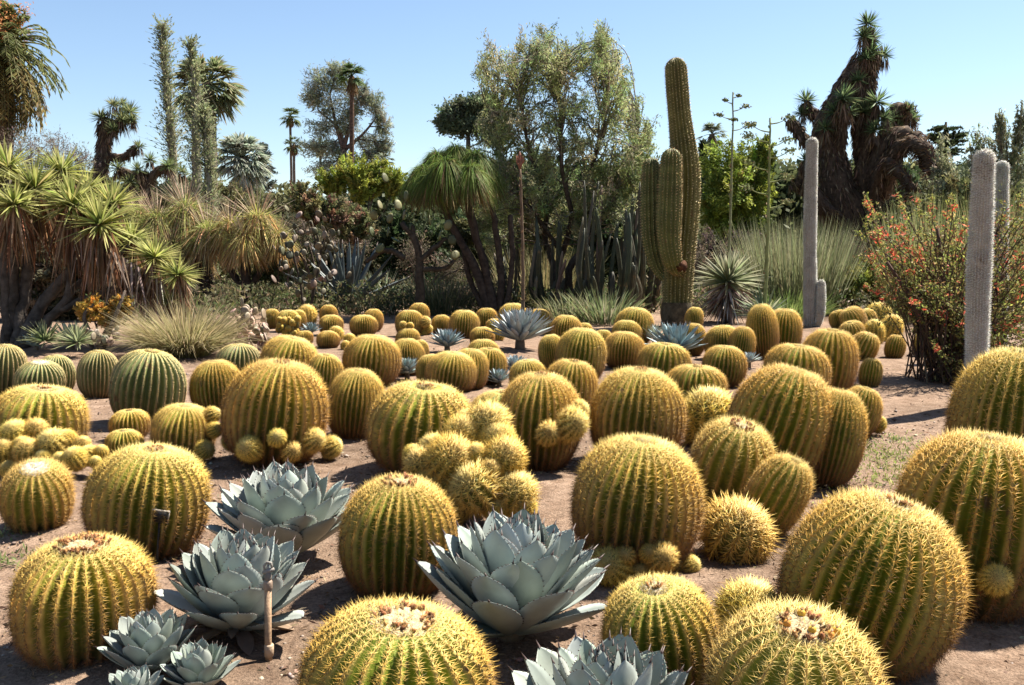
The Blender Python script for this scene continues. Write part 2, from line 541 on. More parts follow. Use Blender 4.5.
variant('G', dict(ribs=30, depth=.17, green=(.28, .29, .11), valley=(.12, .15, .05), felt=(.5, .45, .24), p=2.3), dict(ribs=30, p=2.3, step=.045, n_rad=7, n_cen=1, lr=.055, lc=.06, w=.011, yellow=np.array((.74, .62, .33)), fade=.8))
WOOL = {}
for key, (r, c) in dict(small=(.16, (.66, .52, .30)), mid=(.25, (.74, .62, .42)), big=(.37, (.70, .55, .34)), pale=(.42, (.78, .72, .60))).items():
    w = crown_wool(r, c).mesh('woolly_crown', True); w.materials.append(M_WOOL)
    WOOL[key] = w
FLW = {}
for key, (r, n) in dict(few=(.13, 12), mid=(.30, 44), many=(.36, 85)).items():
    f = dried_flowers(r, n).mesh('dried_flowers', True); f.materials.append(M_DRY)
    FLW[key] = f
def fruit_mesh(col):
    mb = MB(); lump(mb, (0, 0, 0), .05, .05, .06, col, 10, 8, .03)
    needles(mb, np.tile([0, 0, .05], (6, 1)), np.array((0, 0, 1)) + rng.normal(0, .4, (6, 3)), .05, .02, (.3, .17, .07))
    me = mb.mesh('fruit', True); me.materials.append(M_HARD); return me
FRUIT = [fruit_mesh((.72, .42, .04)), fruit_mesh((.68, .28, .03))]

P_CAM = None
def proj_matrix():
    K = np.array([[F_PX, 0, CX], [0, F_PX, CY], [0, 0, 1]])
    Rm = np.array([[1, 0, 0], [0, -ST, -CT], [0, CT, -ST]])       # x right, y down, z forward
    t = -Rm @ np.array((0, 0, CAM_H))
    return K @ np.hstack([Rm, t[:, None]])
P_CAM = proj_matrix()
SINK = .86
def bbox(X, D, r, rz):
    Tm = np.array([[1, 0, 0, X], [0, 1, 0, D], [0, 0, 1, rz * SINK], [0, 0, 0, 1.0]])
    Qd = Tm @ np.diag([r * r, r * r, rz * rz, -1]) @ Tm.T
    C = P_CAM @ Qd @ P_CAM.T
    def ext(i):
        s = math.sqrt(max(C[i, 2] ** 2 - C[i, i] * C[2, 2], 1e-9)) / abs(C[2, 2])
        m = C[i, 2] / C[2, 2]
        return m - s, m + s
    (x0, x1), (y0, y1) = ext(0), ext(1)
    return np.array((x0, x1, y0, y1))
def solve(x0, x1, y0, y1):
    """stand a barrel on the ground so that it spans these photo pixels"""
    g = ground_at((x0 + x1) / 2, y1)
    r = (x1 - x0) / 2 / F_PX * g[1]
    v = np.array((g[0] * 1.05, g[1] + r * .7, r, r * .9))
    tgt = np.array((x0, x1, y0, y1))
    for _ in range(25):
        f = bbox(*v) - tgt
        J = np.stack([(bbox(*(v + h)) - tgt - f) / 1e-4 for h in np.eye(4) * 1e-4], 1)
        dv = np.linalg.solve(J, -f)
        v = v + np.clip(dv, -.5, .5)
        v[2:] = np.maximum(v[2:], .02)
    return v

ALL = []
G_BAR = 'golden barrel cacti filling the bed'
def barrel(box, var, label, lean=(0, 0), wool='small', flw=None, fruit=None, pups=(), inset=.955, cat='cactus', group=G_BAR):
    X, D, r, rz = solve(*box)
    ALL.append((X, D, r))
    r *= inset; rz *= inset
    b, s = VAR[var]
    o = link('barrel_cactus', b)
    tag(o, label, cat, group)
    o.location = (X, D, rz * SINK)
    o.scale = (r, r, rz)
    o.rotation_mode = 'ZYX'
    o.rotation_euler = (R(lean[1] * 1.3), R(lean[0] * 1.7), 0 if fruit else rng.random() * 6.28)
    def part(name, me, loc=(0, 0, 0), sc=(1, 1, 1)):
        c = link(name, me, o); c.location = loc; c.scale = sc; return c
    part('spines', s)
    if wool: part('woolly_crown', WOOL[wool])
    if flw: part('dried_flowers', FLW[flw])
    for k, (fx, fy) in enumerate(fruit or ()):
        part('fruit', FRUIT[k % 2], (fx, fy, 1.0))
    for (px, py, pr) in pups:                                # offsets growing on its flank: pixel centre and radius
        ln = math.hypot(X, D)
        # place on the camera side of the body
        best = None
        for Dp in np.linspace(D - r * 1.15, D + r * .2, 60):
            w = at(px, py, Dp)
            q = np.array(((w[0] - X) / r, (w[1] - D) / r, (w[2] - rz * SINK) / rz))
            e = abs(np.linalg.norm(q) - 1.0 - .45 * pr / F_PX * Dp / r)
            if best is None or e < best[0]: best = (e, w, Dp)
        w, Dp = best[1], best[2]
        rp = pr / F_PX * Dp * .80
        w[2] = max(w[2], rp * .7)
        k = 'D' if rng.random() < .6 else 'D2'
        pb = link('offset', VAR[k][0], o)
        Mi = o.matrix_basis.inverted() if False else None
        from mathutils import Matrix, Euler
        Mo = Matrix.LocRotScale(o.location, o.rotation_euler, o.scale)
        out = Vector((w[0] - X, w[1] - D, .5 * r))
        qd = out.to_track_quat('Z', 'Y')
        Mp = Matrix.LocRotScale(Vector(w), qd, Vector((rp, rp, rp)))
        pb.matrix_basis = Mo.inverted() @ Mp
        ps = link('spines', VAR[k][1], pb)
    return o

LV = (0, 0)
# near plants
barrel((5, 157, 533, 668), 'B2', 'big low barrel cactus with cream crown ringed by brown dried flowers, nearest at lower left', (2, 3), 'big', 'many')
barrel((83, 212, 441, 562), 'A', 'tall domed barrel cactus right behind the small black sign stake', (5, 0), 'small', 'few')
barrel((-2, 76, 457, 535), 'C', 'barrel cactus with wide flat pale crown facing the viewer, at left frame edge', (4, 14), 'pale', None)
barrel((295, 497, 598, 770), 'B', 'foreground barrel cactus cut by the bottom edge, pale crown with brown flower remains', (4, 2), 'big', 'mid')
barrel((338, 457, 472, 602), 'A', 'upright barrel cactus with brown crown touching the left of the largest blue agave', (2, 2), 'mid', 'mid')
barrel((705, 885, 601, 775), 'C', 'foreground barrel cactus with yellow fruit in its woolly crown, cut by bottom edge', (2, 10), 'big', 'mid', fruit=((.05, -.12), (.24, -.2), (.34, -.12), (-.22, -.02), (.02, .2)))
barrel((775, 970, 486, 684), 'A2', 'very large barrel cactus leaning right, biggest of the lower right foreground', (9, 3), 'mid', 'few')
barrel((598, 722, 573, 698), 'B', 'barrel cactus with broad bright ribs and pale crown between blue agave and fruiting cactus', (-4, 5), 'mid', 'few')
barrel((716, 782, 583, 655), 'D2', 'small yellow barrel cactus squeezed behind the fruiting cactus', (5, 0), 'small')
barrel((885, 1078, 426, 622), 'A', 'large barrel cactus cut by right edge with one round offset low on it', (4, 0), 'small', None, pups=((995, 580, 17),))
barrel((943, 1082, 343, 505), 'A2', 'tall shaded barrel cactus at right edge below the white woolly columns', (3, 0), 'small')
barrel((567, 706, 431, 575), 'A2', 'large domed barrel cactus right of the biggest agave with small offsets at its foot', (4, 0), 'small', None, pups=((612, 567, 23), (640, 572, 15), (661, 557, 17), (690, 570, 11), (597, 556, 12), (626, 556, 11), (648, 553, 10), (676, 568, 9)))
barrel((687, 776, 416, 512), 'C', 'mid barrel cactus with cream crown holding brown dried flowers, top of a leaning pile', (6, 10), 'mid', 'mid')
barrel((744, 809, 450, 540), 'C', 'pale spiny barrel cactus pressed against the right of the brown-flowered one', (14, 6), 'small')
barrel((703, 770, 503, 562), 'D', 'small long-spined shaded barrel cactus at the foot of the leaning pile', (10, 20), 'small')
barrel((681, 737, 391, 450), 'D2', 'small barrel cactus with bright yellow top left of the largest leaning barrel', (-4, 3), 'small', 'few')
barrel((724, 836, 361, 490), 'A', 'tall barrel cactus leaning right with bright rim, centre right', (10, 0), 'small')
barrel((798, 867, 385, 490), 'A2', 'dark barrel cactus standing in the shade of its taller leaning neighbour', (6, 0), None)
barrel((495, 583, 369, 474), 'A', 'barrel cactus with shaded base and round offsets hanging on its right side', (2, 0), 'small', 'few', pups=((548, 434, 13), (571, 425, 18), (578, 412, 12)))
barrel((588, 686, 364, 470), 'A2', 'broad barrel cactus with small dark spots on its crown, centre of the bed', (3, 0), 'small', 'few')
barrel((364, 478, 379, 478), 'B', 'wide barrel cactus with deep red-brown ribs behind a yellow pile of offsets', (4, 3), 'small', 'few')
barrel((222, 329, 356, 470), 'A', 'big rounded barrel cactus with a row of fuzzy offsets behind an agave', (5, 0), 'small', 'few', pups=((233, 441, 12), (250, 449, 14), (277, 438, 10), (292, 452, 11), (313, 441, 13), (331, 448, 12)))
barrel((325, 386, 366, 442), 'A2', 'barrel cactus with reddish shaded lower half beside the bare dirt path', (4, 0), 'small')
barrel((148, 217, 402, 462), 'A', 'mid-size golden barrel cactus with fuzzy offsets on its right shoulder', (4, 0), 'small', None, pups=((212, 415, 9), (214, 430, 9), (204, 450, 11)))
barrel((108, 152, 408, 441), 'B', 'small flat barrel cactus in front of the smooth green-ribbed one', (0, 0), 'small', 'few')
barrel((103, 145, 428, 462), 'B', 'smallest low barrel cactus between the left offset pile and the mid-size one', (0, 0), 'small')
barrel((-14, 92, 383, 462), 'B2', 'wide low barrel cactus at left edge behind the pile of yellow offsets', (5, 0), 'mid', 'few')
# smooth green ones on the left
barrel((107, 187, 346, 428), 'G', 'large glaucous barrel cactus with smooth green folded ribs and few spines', (5, 0), 'small')
barrel((76, 121, 348, 400), 'G', 'green barrel cactus with straight even ribs just left of the folded green one', (2, 0), 'mid')
barrel((12, 68, 359, 402), 'G', 'green low barrel cactus with pale woolly top, front one of the left trio', (3, 4), 'pale')
barrel((34, 77, 353, 398), 'G', 'green barrel cactus half hidden behind the pale-topped one', (3, 0), 'mid')
barrel((-22, 31, 342, 400), 'G', 'green tall barrel cactus cut by left edge under the yucca tree', (3, 0), 'mid')
barrel((214, 264, 342, 384), 'G', 'small green-ribbed barrel cactus just below the fountain grass', (2, 0), 'mid')
# middle left
barrel((189, 244, 358, 418), 'A2', 'barrel cactus with orange-brown sides left of the big rounded one', (-2, 0), 'small')
barrel((256, 320, 334, 395), 'A', 'barrel cactus sloping right, directly behind the big rounded one', (8, 0), 'small')
barrel((305, 343, 352, 396), 'B', 'barrel cactus with open green ribs tucked right of the sloping one', (4, 0), 'small')
barrel((342, 401, 333, 388), 'A', 'round barrel cactus at the end of the dirt path', (3, 0), 'small')
barrel((389, 425, 337, 378), 'A2', 'yellow-green barrel cactus behind a small upright agave, right of path end', (0, 0), 'small')
barrel((412, 429, 339, 364), 'A', 'narrow barrel cactus peeping out behind the yellow-green one', (0, 0), 'small')
barrel((425, 479, 350, 395), 'A2', 'smooth golden barrel cactus above the wide red-ribbed one', (4, 0), 'small')
barrel((416, 446, 353, 390), 'A', 'left lobe-like barrel cactus pressed to the smooth golden one', (-4, 0), None)
barrel((449, 490, 347, 392), 'A', 'barrel cactus showing a bright right rim behind the smooth golden one', (4, 0), 'small')
barrel((470, 507, 346, 386), 'B', 'ribbed barrel cactus left of the pair of small blue agaves', (3, 0), 'small')
barrel((466, 500, 338, 372), 'A', 'pale barrel cactus directly behind the ribbed one near small agaves', (0, 0), 'small')
barrel((471, 535, 389, 430), 'C', 'low yellowish barrel cactus between the red-ribbed one and the shaded-base one', (0, 0), 'small', 'few')
barrel((508, 548, 358, 398), 'A', 'low domed barrel cactus peeking above the shaded-base one', (-3, 0), 'small')
barrel((541, 598, 357, 425), 'B2', 'barrel cactus with pale crown right behind the one with hanging offsets', (5, 0), 'small', 'few')
barrel((555, 607, 326, 385), 'A', 'tall rounded barrel cactus with straight ribs, centre of back half', (4, 0), 'small')
barrel((538, 566, 333, 372), 'A2', 'dim barrel cactus attached to the left of the tall rounded one', (-4, 0), None)
barrel((602, 645, 330, 371), 'A2', 'green-gold barrel cactus with dark left side, left of saguaro foot', (2, 0), 'small')
barrel((636, 692, 341, 386), 'B', 'broad barrel cactus in front of the agave at the saguaro foot', (3, 0), 'small')
barrel((663, 729, 363, 415), 'B2', 'low broad barrel cactus above the small yellow-topped one', (2, 0), 'small', 'few')
barrel((700, 748, 344, 388), 'A', 'barrel cactus centred right of the saguaro-foot agave', (2, 0), 'small')
barrel((704, 742, 324, 362), 'A2', 'left one of the pair of barrels under the spiky yucca', (-2, 0), 'small')
barrel((727, 756, 325, 366), 'A', 'right one of the pair of barrels under the spiky yucca', (4, 0), 'small')
barrel((745, 780, 302, 362), 'A2', 'tall dark-sided barrel cactus behind another, right of the spiky yucca', (-3, 0), 'small')
barrel((763, 804, 307, 358), 'A', 'shadowed ball-shaped barrel cactus left of the white column', (2, 0), 'small')
barrel((760, 832, 342, 405), 'B2', 'barrel cactus with fine dark grooves right behind the largest leaning barrel', (4, 0), 'small')
barrel((797, 861, 326, 398), 'B', 'deeply shaded barrel cactus at the foot of the white columnar cactus', (3, 0), 'small')
barrel((836, 882, 384, 440), 'B', 'leaning barrel cactus at the grass edge on the right', (10, 0), 'small', None, pups=((879, 425, 8),))
barrel((858, 883, 357, 389), 'C', 'small barrel cactus by the path under the red-flowered bush', (4, 0), 'small')
barrel((832, 846, 365, 383), 'D', 'tiny barrel cactus tucked right of the white-column foot barrel', (0, 0), None)
# right heap under the red bush
barrel((829, 850, 309, 331), 'B', 'outermost left small barrel of the pale heap under the red bush', (-12, 0), 'small')
barrel((840, 867, 306, 333), 'C', 'ribbed barrel lying second from left in the pale heap', (-16, 0), None)
barrel((856, 878, 308, 330), 'C', 'whitish barrel in the middle of the pale heap', (-14, 0), 'mid')
barrel((866, 890, 304, 327), 'D2', 'yellow-topped barrel at the top of the pale heap', (10, 0), 'small')
barrel((839, 866, 320, 345), 'C', 'striped barrel low at the front left of the pale heap', (-10, 5), 'small')
barrel((849, 880, 331, 362), 'C', 'pale spiny barrel at the bottom of the heap', (10, 8), 'mid')
barrel((864, 884, 321, 345), 'D2', 'yellowish barrel between the striped one and the bush twigs', (0, 0), 'small')
barrel((880, 902, 316, 342), 'D2', 'yellow barrel caught among red-bush twigs, right end of heap', (8, 0), 'small')
barrel((884, 906, 334, 360), 'C', 'barrel half hidden by red-bush twigs at the lower right of heap', (6, 0), 'small')
barrel((912, 935, 330, 358), 'C', 'lone barrel deep inside the red-flowered bush', (6, 0), 'small')
# back rows
barrel((615, 654, 306, 347), 'A', 'barrel cactus with rosy top immediately left of the saguaro', (4, 0), 'small')
barrel((611, 642, 319, 348), 'A2', 'barrel cactus in front of the rosy-topped one by the saguaro', (2, 0), 'small')
barrel((593, 613, 329, 352), 'A', 'small pale barrel between the tall rounded one and the green-gold one', (0, 0), 'small')
barrel((684, 704, 306, 334), 'A', 'backlit barrel cactus with dark centre, right behind the saguaro', (4, 0), None)
barrel((680, 706, 322, 358), 'A2', 'orange-tinted barrel cactus right of the saguaro base', (4, 0), 'small')
barrel((550, 582, 314, 346), 'A', 'barrel cactus right of the silver agave with the flower stalk', (3, 0), 'small')
barrel((576, 593, 322, 343), 'A2', 'small barrel hiding behind the one right of the silver agave', (3, 0), 'small')
barrel((497, 529, 302, 334), 'A2', 'barrel cactus directly behind the tall reddish flower stalk', (0, 0), 'small')
barrel((527, 551, 308, 334), 'A', 'barrel cactus just right of the flower stalk', (2, 0), 'small')
barrel((540, 552, 321, 334), 'D2', 'little round barrel on the right of the silver agave', (0, 0), None)
barrel((475, 498, 307, 331), 'B', 'barrel cactus left of the one behind the flower stalk', (0, 0), 'small')
barrel((485, 504, 318, 335), 'C', 'little fuzzy barrel left of the silver agave', (0, 0), 'small')
barrel((493, 504, 329, 341), 'D2', 'tiny barrel touching the left leaves of the silver agave', (0, 0), None)
barrel((469, 495, 326, 349), 'A', 'barrel cactus right of the dull blue agave', (0, 0), 'small')
barrel((448, 480, 309, 340), 'A', 'reddish-ribbed barrel cactus above the dull blue agave', (2, 0), 'small')
barrel((431, 452, 314, 336), 'A2', 'small barrel left of the reddish-ribbed one in the back row', (-2, 0), 'small')
barrel((395, 424, 309, 338), 'A', 'back-row barrel cactus with small pale offsets on its right', (0, 0), 'small', None, pups=((425, 322, 6), (428, 329, 5), (423, 333, 5)))
barrel((395, 421, 327, 352), 'A2', 'barrel cactus with two tiny offsets on top, below the back-row one', (0, 0), None, None, pups=((403, 325, 4), (410, 326, 4)))
barrel((363, 384, 308, 332), 'A2', 'black-shaded barrel between the round back-row one and the offset-bearing one', (0, 0), None)
barrel((408, 430, 302, 326), 'A2', 'black-shaded barrel behind the offset-bearing back-row barrel', (0, 0), None)
barrel((349, 378, 314, 337), 'A', 'round back-row barrel right of the big dark agave', (0, 0), 'small')
barrel((318, 344, 314, 336), 'A', 'round back-row barrel left of the big dark agave leaves', (0, 0), 'small')
barrel((319, 338, 304, 326), 'A2', 'black-shaded barrel under the left leaves of the big dark agave', (0, 0), None)
barrel((316, 340, 330, 350), 'A2', 'low barrel in front of the row at the path end', (0, 0), 'small')
barrel((329, 343, 327, 341), 'D2', 'tiny pale barrel on the right shoulder of the low path-end one', (0, 0), None)
barrel((295, 314, 330, 346), 'B', 'low flattened barrel in front of the tiny-headed yellow cushion', (0, 0), 'small')
barrel((344, 355, 334, 345), 'D2', 'upper one of two tiny barrels at the path end', (0, 0), None)
barrel((341, 350, 341, 351), 'D2', 'lower one of two tiny barrels at the path end', (0, 0), None)
barrel((263, 281, 308, 330), 'A', 'leftmost small barrel of the yellow back-left group', (0, 0), 'small')
barrel((275, 301, 309, 334), 'A2', 'widest barrel of the yellow back-left group', (0, 0), 'small')
barrel((290, 307, 309, 332), 'A', 'narrow upright barrel right of the widest back-left one', (0, 0), 'small')
barrel((298, 316, 306, 326), 'D2', 'spiky bright yellow barrel at the back-left group top', (0, 0), 'small')

# clumps of many heads
def clump(label, heads, base_box, cat='cactus clump', keys=('D', 'D2')):
    cx = np.mean([h[0] for h in heads]); yb = max(h[1] + h[2] for h in heads)
    g = ground_at(cx, yb)
    t = thing('cactus_clump', label, cat, g, 'clumps of golden barrel offsets')
    core = MB()
    for (px, py, pr, dd) in heads:
        D = g[1] + dd
        w = at(px, py, D)
        rp = pr / F_PX * D * .76
        w[2] = max(w[2], rp * .7)
        k = keys[rng.integers(len(keys))]
        h = link('head', VAR[k][0], t)
        out = np.array((rng.normal(0, .35), -.45 - rng.random() * .3, 1.0))
        h.location = tuple(Vector(w) - t.location)
        h.rotation_euler = Vector(out).to_track_quat('Z', 'Y').to_euler()
        h.scale = (rp, rp, rp)
        link('spines', VAR[k][1], h)
        tube(core, [w * np.array((1, 1, .5)) , w], [rp * .5, rp * .5], 8, (.16, .14, .05))
    core.build('stem_base', M_SKIN, t)
    return t
clump('large heap of fuzzy yellow offsets in front of the wide red-ribbed barrel',
      [(424, 466, 22, .22), (450, 461, 30, .12), (463, 436, 24, .3), (487, 425, 26, .35), (497, 441, 22, .25), (503, 459, 26, .12),
       (476, 489, 31, 0), (514, 494, 26, .02), (440, 486, 22, .1), (434, 450, 18, .3), (455, 508, 18, 0), (521, 508, 18, 0), (413, 455, 12, .3), (440, 447, 12, .32), (476, 455, 14, .1), (490, 470, 13, 0), (496, 510, 14, -.05), (430, 478, 13, .12), (466, 420, 12, .4), (510, 470, 11, .1)], None)
clump('low pile of bright yellow offsets at the left edge below the wide low barrel',
      [(15, 434, 16, .3), (35, 430, 13, .35), (53, 444, 17, .15), (75, 459, 14, .0), (89, 454, 10, .1), (101, 452, 8, .1), (4, 452, 16, .2), (28, 452, 15, .1), (66, 440, 12, .2), (44, 458, 10, .05), (60, 460, 9, 0), (82, 444, 9, .15), (22, 445, 10, .2), (10, 470, 11, .05), (95, 462, 7, 0)], None)
cush = [(278 + 20 * random.random(), 318 + 17 * random.random(), 2.6 + 1.4 * random.random(), .3 * random.random()) for _ in range(34)]
clump('cushion of many tiny yellow heads in the back-left group', cush, None, keys=('D2',))

# ------------------------------------------------------------------ agaves
def rosette_mesh(Rr, n, wid, el0=86, el1=6, cup=.35, curv=.12, prof='broad', col=(.36, .44, .41), seed=0, lmin=.5, thick=.045, teeth=True, hgt=.25, epow=1.0):
    g = np.random.default_rng(seed)
    if prof == 'broad':
        ts = np.array((0, .12, .25, .4, .55, .68, .8, .89, .95, 1.0)); ws = np.array((.46, .55, .69, .87, .99, .97, .80, .54, .27, .02))
    else:
        ts = np.array((0, .12, .25, .4, .55, .68, .8, .89, .95, 1.0)); ws = np.array((1, .9, .9, .95, .95, .85, .66, .42, .24, .03))
    us = np.linspace(-1, 1, 7)
    mb, tp = MB(), MB()
    nt_, nu = len(ts), len(us)
    for k in range(n):
        f = (k + .5) / n
        az = k * 2.39996 + g.normal(0, .12)
        el = R(el0 + (el1 - el0) * f ** epow + g.normal(0, 3))
        L = Rr * (lmin + (1 - lmin) * min(1, f * 1.5) ** .8) * g.uniform(.92, 1.06)
        W = L * wid * g.uniform(.9, 1.1) * (1.0 if f > .25 else .6 + 1.6 * f)
        h = np.array((math.cos(az), math.sin(az), 0))
        d = h * math.cos(el) + np.array((0, 0, math.sin(el)))
        nr = -h * math.sin(el) + np.array((0, 0, math.cos(el)))
        s = np.cross(d, nr)
        b0 = h * Rr * .10 + np.array((0, 0, Rr * hgt * (1 - f)))
        tw = g.normal(0, .12)
        cv = curv * g.uniform(.5, 1.3)
        ctr = b0 + d * (L * ts)[:, None] + nr * (L * cv * ts ** 2)[:, None]
        ww = W * ws
        top = ctr[:, None] + s * (ww[:, None] * us)[..., None] + nr * (ww[:, None] * cup * (us ** 2)[None] + tw * ww[:, None] * us * .3)[..., None]
        th = L * thick * (1.2 - ts)[:, None] * (1 - .85 * us[None] ** 2)
        bot = top - nr * th[..., None]
        V = np.concatenate([top.reshape(-1, 3), bot.reshape(-1, 3)])
        N0 = nt_ * nu
        Q = []
        for a in range(nt_ - 1):
            for b in range(nu - 1):
                i = a * nu + b
                Q.append((i, i + 1, i + nu + 1, i + nu))
                Q.append((N0 + i, N0 + i + nu, N0 + i + nu + 1, N0 + i + 1))
            i = a * nu
            Q.append((i, i + nu, N0 + i + nu, N0 + i))
            i = a * nu + nu - 1
            Q.append((i, N0 + i, N0 + i + nu, i + nu))
        c = np.asarray(col) * (1 + g.normal(0, .09)) * (1 + g.normal(0, .025, 3))
        cc = np.tile(c, (nt_, nu, 1))
        cc *= (1 + .10 * np.sin(ts * 7 + g.random() * 6))[:, None, None]
        cc = np.tile(cc.reshape(-1, 3), (2, 1))
        mb.add(V, quads=Q, col=cc)
        tip = ctr[-1]
        needles(tp, [ctr[-1] - d * L * .015], [d + nr * .25], [L * .085], [L * .03], (.06, .035, .03))
        if teeth:
            for sg in (0, nu - 1):
                tt = np.linspace(3, nt_ - 2, 10)
                e = np.stack([np.interp(tt, np.arange(nt_), top[:, sg, c_]) for c_ in range(3)], 1)
                dirs = np.tile(s * (1 if sg else -1) + d * .5, (10, 1))
                needles(tp, e, dirs, L * .022, L * .014, (.10, .06, .05))
    return mb, tp

G_AG = 'blue-grey agaves among the barrel cacti'
def agave(cx, ybot, rad_px, label, height=.25, group=G_AG, dead=False, lean=(0, 0), stalk=None, name='agave', **kw):
    g = ground_at(cx, ybot)
    Rr = rad_px / F_PX * g[1]
    for _ in range(3):
        D = g[1] + Rr * .75
        Rr = rad_px / F_PX * D
    X = (cx - CX) / F_PX * (D * CT + ST * 1.3)
    t = thing(name, label, 'agave', (X, D, 0), group)
    mb, tp = rosette_mesh(Rr * (1.09 if kw.get('prof') != 'narrow' else 1), **kw)
    rot = (R(lean[1]), R(lean[0]), rng.random() * 6.28)
    z0 = Rr * height
    mb.add(np.concatenate(tp.V), tris=np.concatenate(tp.T), col=np.concatenate(tp.C))
    for nm, b, m, sm in (('rosette', mb, M_AGAVE, True),):
        o = b.build(nm, m, t, sm)
        o.location = (0, 0, z0); o.rotation_euler = rot
    st = MB(); tube(st, [(0, 0, -.02), (0, 0, z0 * .6), (0, 0, z0 + Rr * .1)], [Rr * .16, Rr * .15, Rr * .12], 10, (.2, .15, .1))
    o = st.build('stem', M_BARK, t); o.location = (0, 0, 0)
    if dead:
        db, _ = rosette_mesh(Rr * .72, 11, .15, el0=4, el1=-14, cup=.5, curv=-.05, col=(.34, .25, .17), seed=3, teeth=False)
        o = db.build('dead_leaves', M_DRY, t, True); o.location = (0, 0, z0 * .8)
    return t, Rr, D

AG = dict(n=66, wid=.238, col=(.38, .425, .38), el0=86, el1=20, lmin=.80, epow=1.0, hgt=.22, curv=.22, cup=.30)
agave(511, 668, 99, 'largest blue-grey agave with wide spoon-shaped leaves, front centre', .08, seed=1, lean=(0, 4), **AG)
agave(284, 580, 76, 'pale blue agave below the big rounded barrel with fuzzy offsets', .1, seed=2, lean=(2, 3), **{**AG, 'n': 60, 'col': (.385, .42, .375)})
agave(236, 660, 78, 'blue-grey agave behind the sprinkler pipe, brown dead leaves at its foot', .14, seed=3, dead=True, lean=(2, 5), **{**AG, 'n': 60, 'col': (.365, .40, .355)})
agave(606, 830, 110, 'agave cut by the bottom edge beside the foreground barrels, broad smooth leaves', .12, seed=4, **{**AG, 'n': 56, 'col': (.35, .385, .345)})
agave(146, 694, 52, 'small agave rosette at the bottom left, highest of the three little ones', .1, seed=5, **{**AG, 'n': 42, 'wid': .24, 'col': (.35, .395, .35)})
agave(196, 706, 40, 'small agave rosette at the bottom left, rightmost of the three little ones', .1, seed=6, **{**AG, 'n': 40, 'wid': .24, 'col': (.35, .395, .35)})
agave(128, 722, 34, 'small agave rosette at the bottom left, lowest of the three little ones', .1, seed=7, **{**AG, 'n': 36, 'wid': .24, 'col': (.35, .395, .35)})
t_silver, R_s, D_s = agave(520, 353, 33, 'silvery upright agave with a tall red-budded flower stalk rising behind it', .35, seed=8, n=110, wid=.10, prof='narrow', col=(.38, .42, .42), teeth=False, el1=12)
agave(447, 353, 19, 'dull blue small agave in front of the reddish-ribbed back-row barrel', .3, seed=9, n=70, wid=.11, prof='narrow', col=(.30, .37, .38), teeth=False)
agave(407, 382, 17, 'small upright blue agave between the path-end barrel and the smooth golden one', .45, seed=10, n=50, wid=.15, prof='narrow', col=(.34, .43, .42), teeth=False)
agave(515, 378, 17, 'small blue agave just below the silvery one', .35, seed=11, n=50, wid=.16, prof='narrow', col=(.36, .44, .45), teeth=False)
agave(499, 388, 15, 'small blue agave wedged against the ribbed barrel, lower of two', .3, seed=12, n=40, wid=.16, prof='narrow', col=(.36, .44, .45), teeth=False)
agave(676, 366, 31, 'wide blue agave at the foot of the tall saguaro', .4, seed=13, n=80, wid=.12, prof='narrow', col=(.27, .36, .38), teeth=False)
agave(750, 368, 12, 'tiny pale agave between two barrels right of the saguaro', .4, seed=14, n=40, wid=.14, prof='narrow', col=(.4, .46, .46), teeth=False)
agave(311, 337, 11, 'tiny blue agave between the back-left group and the round barrel', .4, seed=15, n=40, wid=.12, prof='narrow', col=(.24, .31, .32), teeth=False)
agave(70, 352, 22, 'pale green agave leaves rising behind the green barrels at left', .4, seed=16, n=26, wid=.14, prof='narrow', col=(.36, .43, .34), teeth=False)
agave(35, 352, 16, 'single pale agave tuft under the yucca tree', .3, seed=17, n=18, wid=.14, prof='narrow', col=(.36, .43, .34), teeth=False)
agave(655, 347, 16, 'white-edged narrow-leaved agave between rosy-topped barrel and saguaro', .5, seed=18, n=22, wid=.10, prof='narrow', col=(.42, .47, .38), teeth=False)
agave(348, 314, 60, 'huge blue agave with long sword leaves darkened to look shaded, behind the back row', .15, seed=19, n=26, wid=.055, prof='narrow', col=(.10, .12, .125), teeth=False, lmin=.7, cup=.6)  # leaf colour set very dark to stand for backlit shade

def stalk_in(t, p0, p1, r0, r1, col, bud=None, branch=None):
    mb = MB()
    tube(mb, curve([p0, (np.asarray(p0) + p1) / 2 + np.array((.02, 0, 0)), p1], 16, .006), np.linspace(r0, r1, 17), 8, col)
    n = 60
    s = rng.random(n)[:, None]
    P = np.asarray(p0) * (1 - s) + np.asarray(p1) * s
    blades(mb, P, rng.normal(0, .4, (n, 3)) + np.array((0, 0, 1)), .09, r0 * 1.1, 0, 2, pick([col, (.36, .26, .16)], n))
    if bud is not None:
        L = np.linalg.norm(np.asarray(p1) - p0)
        d = unit(np.asarray(p1) - p0)
        tube(mb, [p1 - d * .02, p1 + d * .08, p1 + d * .18, p1 + d * .28], [r1, r1 * 2.0, r1 * 1.7, r1 * .3], 10, bud)
        blades(mb, np.tile(p1, (30, 1)) + rng.normal(0, .02, (30, 3)) + np.array((0, 0, .05)), rng.normal(0, .3, (30, 3)) + np.array((0, 0, 1)), .16, .05, 0, 3, pick([bud], 30, .2))
    for (u, L, az) in branch or ():
        b = np.asarray(p0) * (1 - u) + np.asarray(p1) * u
        e = b + np.array((math.cos(az) * L, math.sin(az) * L, L * .35))
        tube(mb, curve([b, (b + e) / 2 - np.array((0, 0, L * .08)), e], 8), [r1 * .8] * 4 + [r1 * .5] * 5, 5, col)
        leaves(mb, e + rng.normal(0, L * .16, (60, 3)) * np.array((1, 1, .5)), .07, .04, pick([(.2, .24, .09), (.3, .28, .14), (.14, .16, .06)], 60))
    return mb.build('flower_stalk', M_DRY, t)
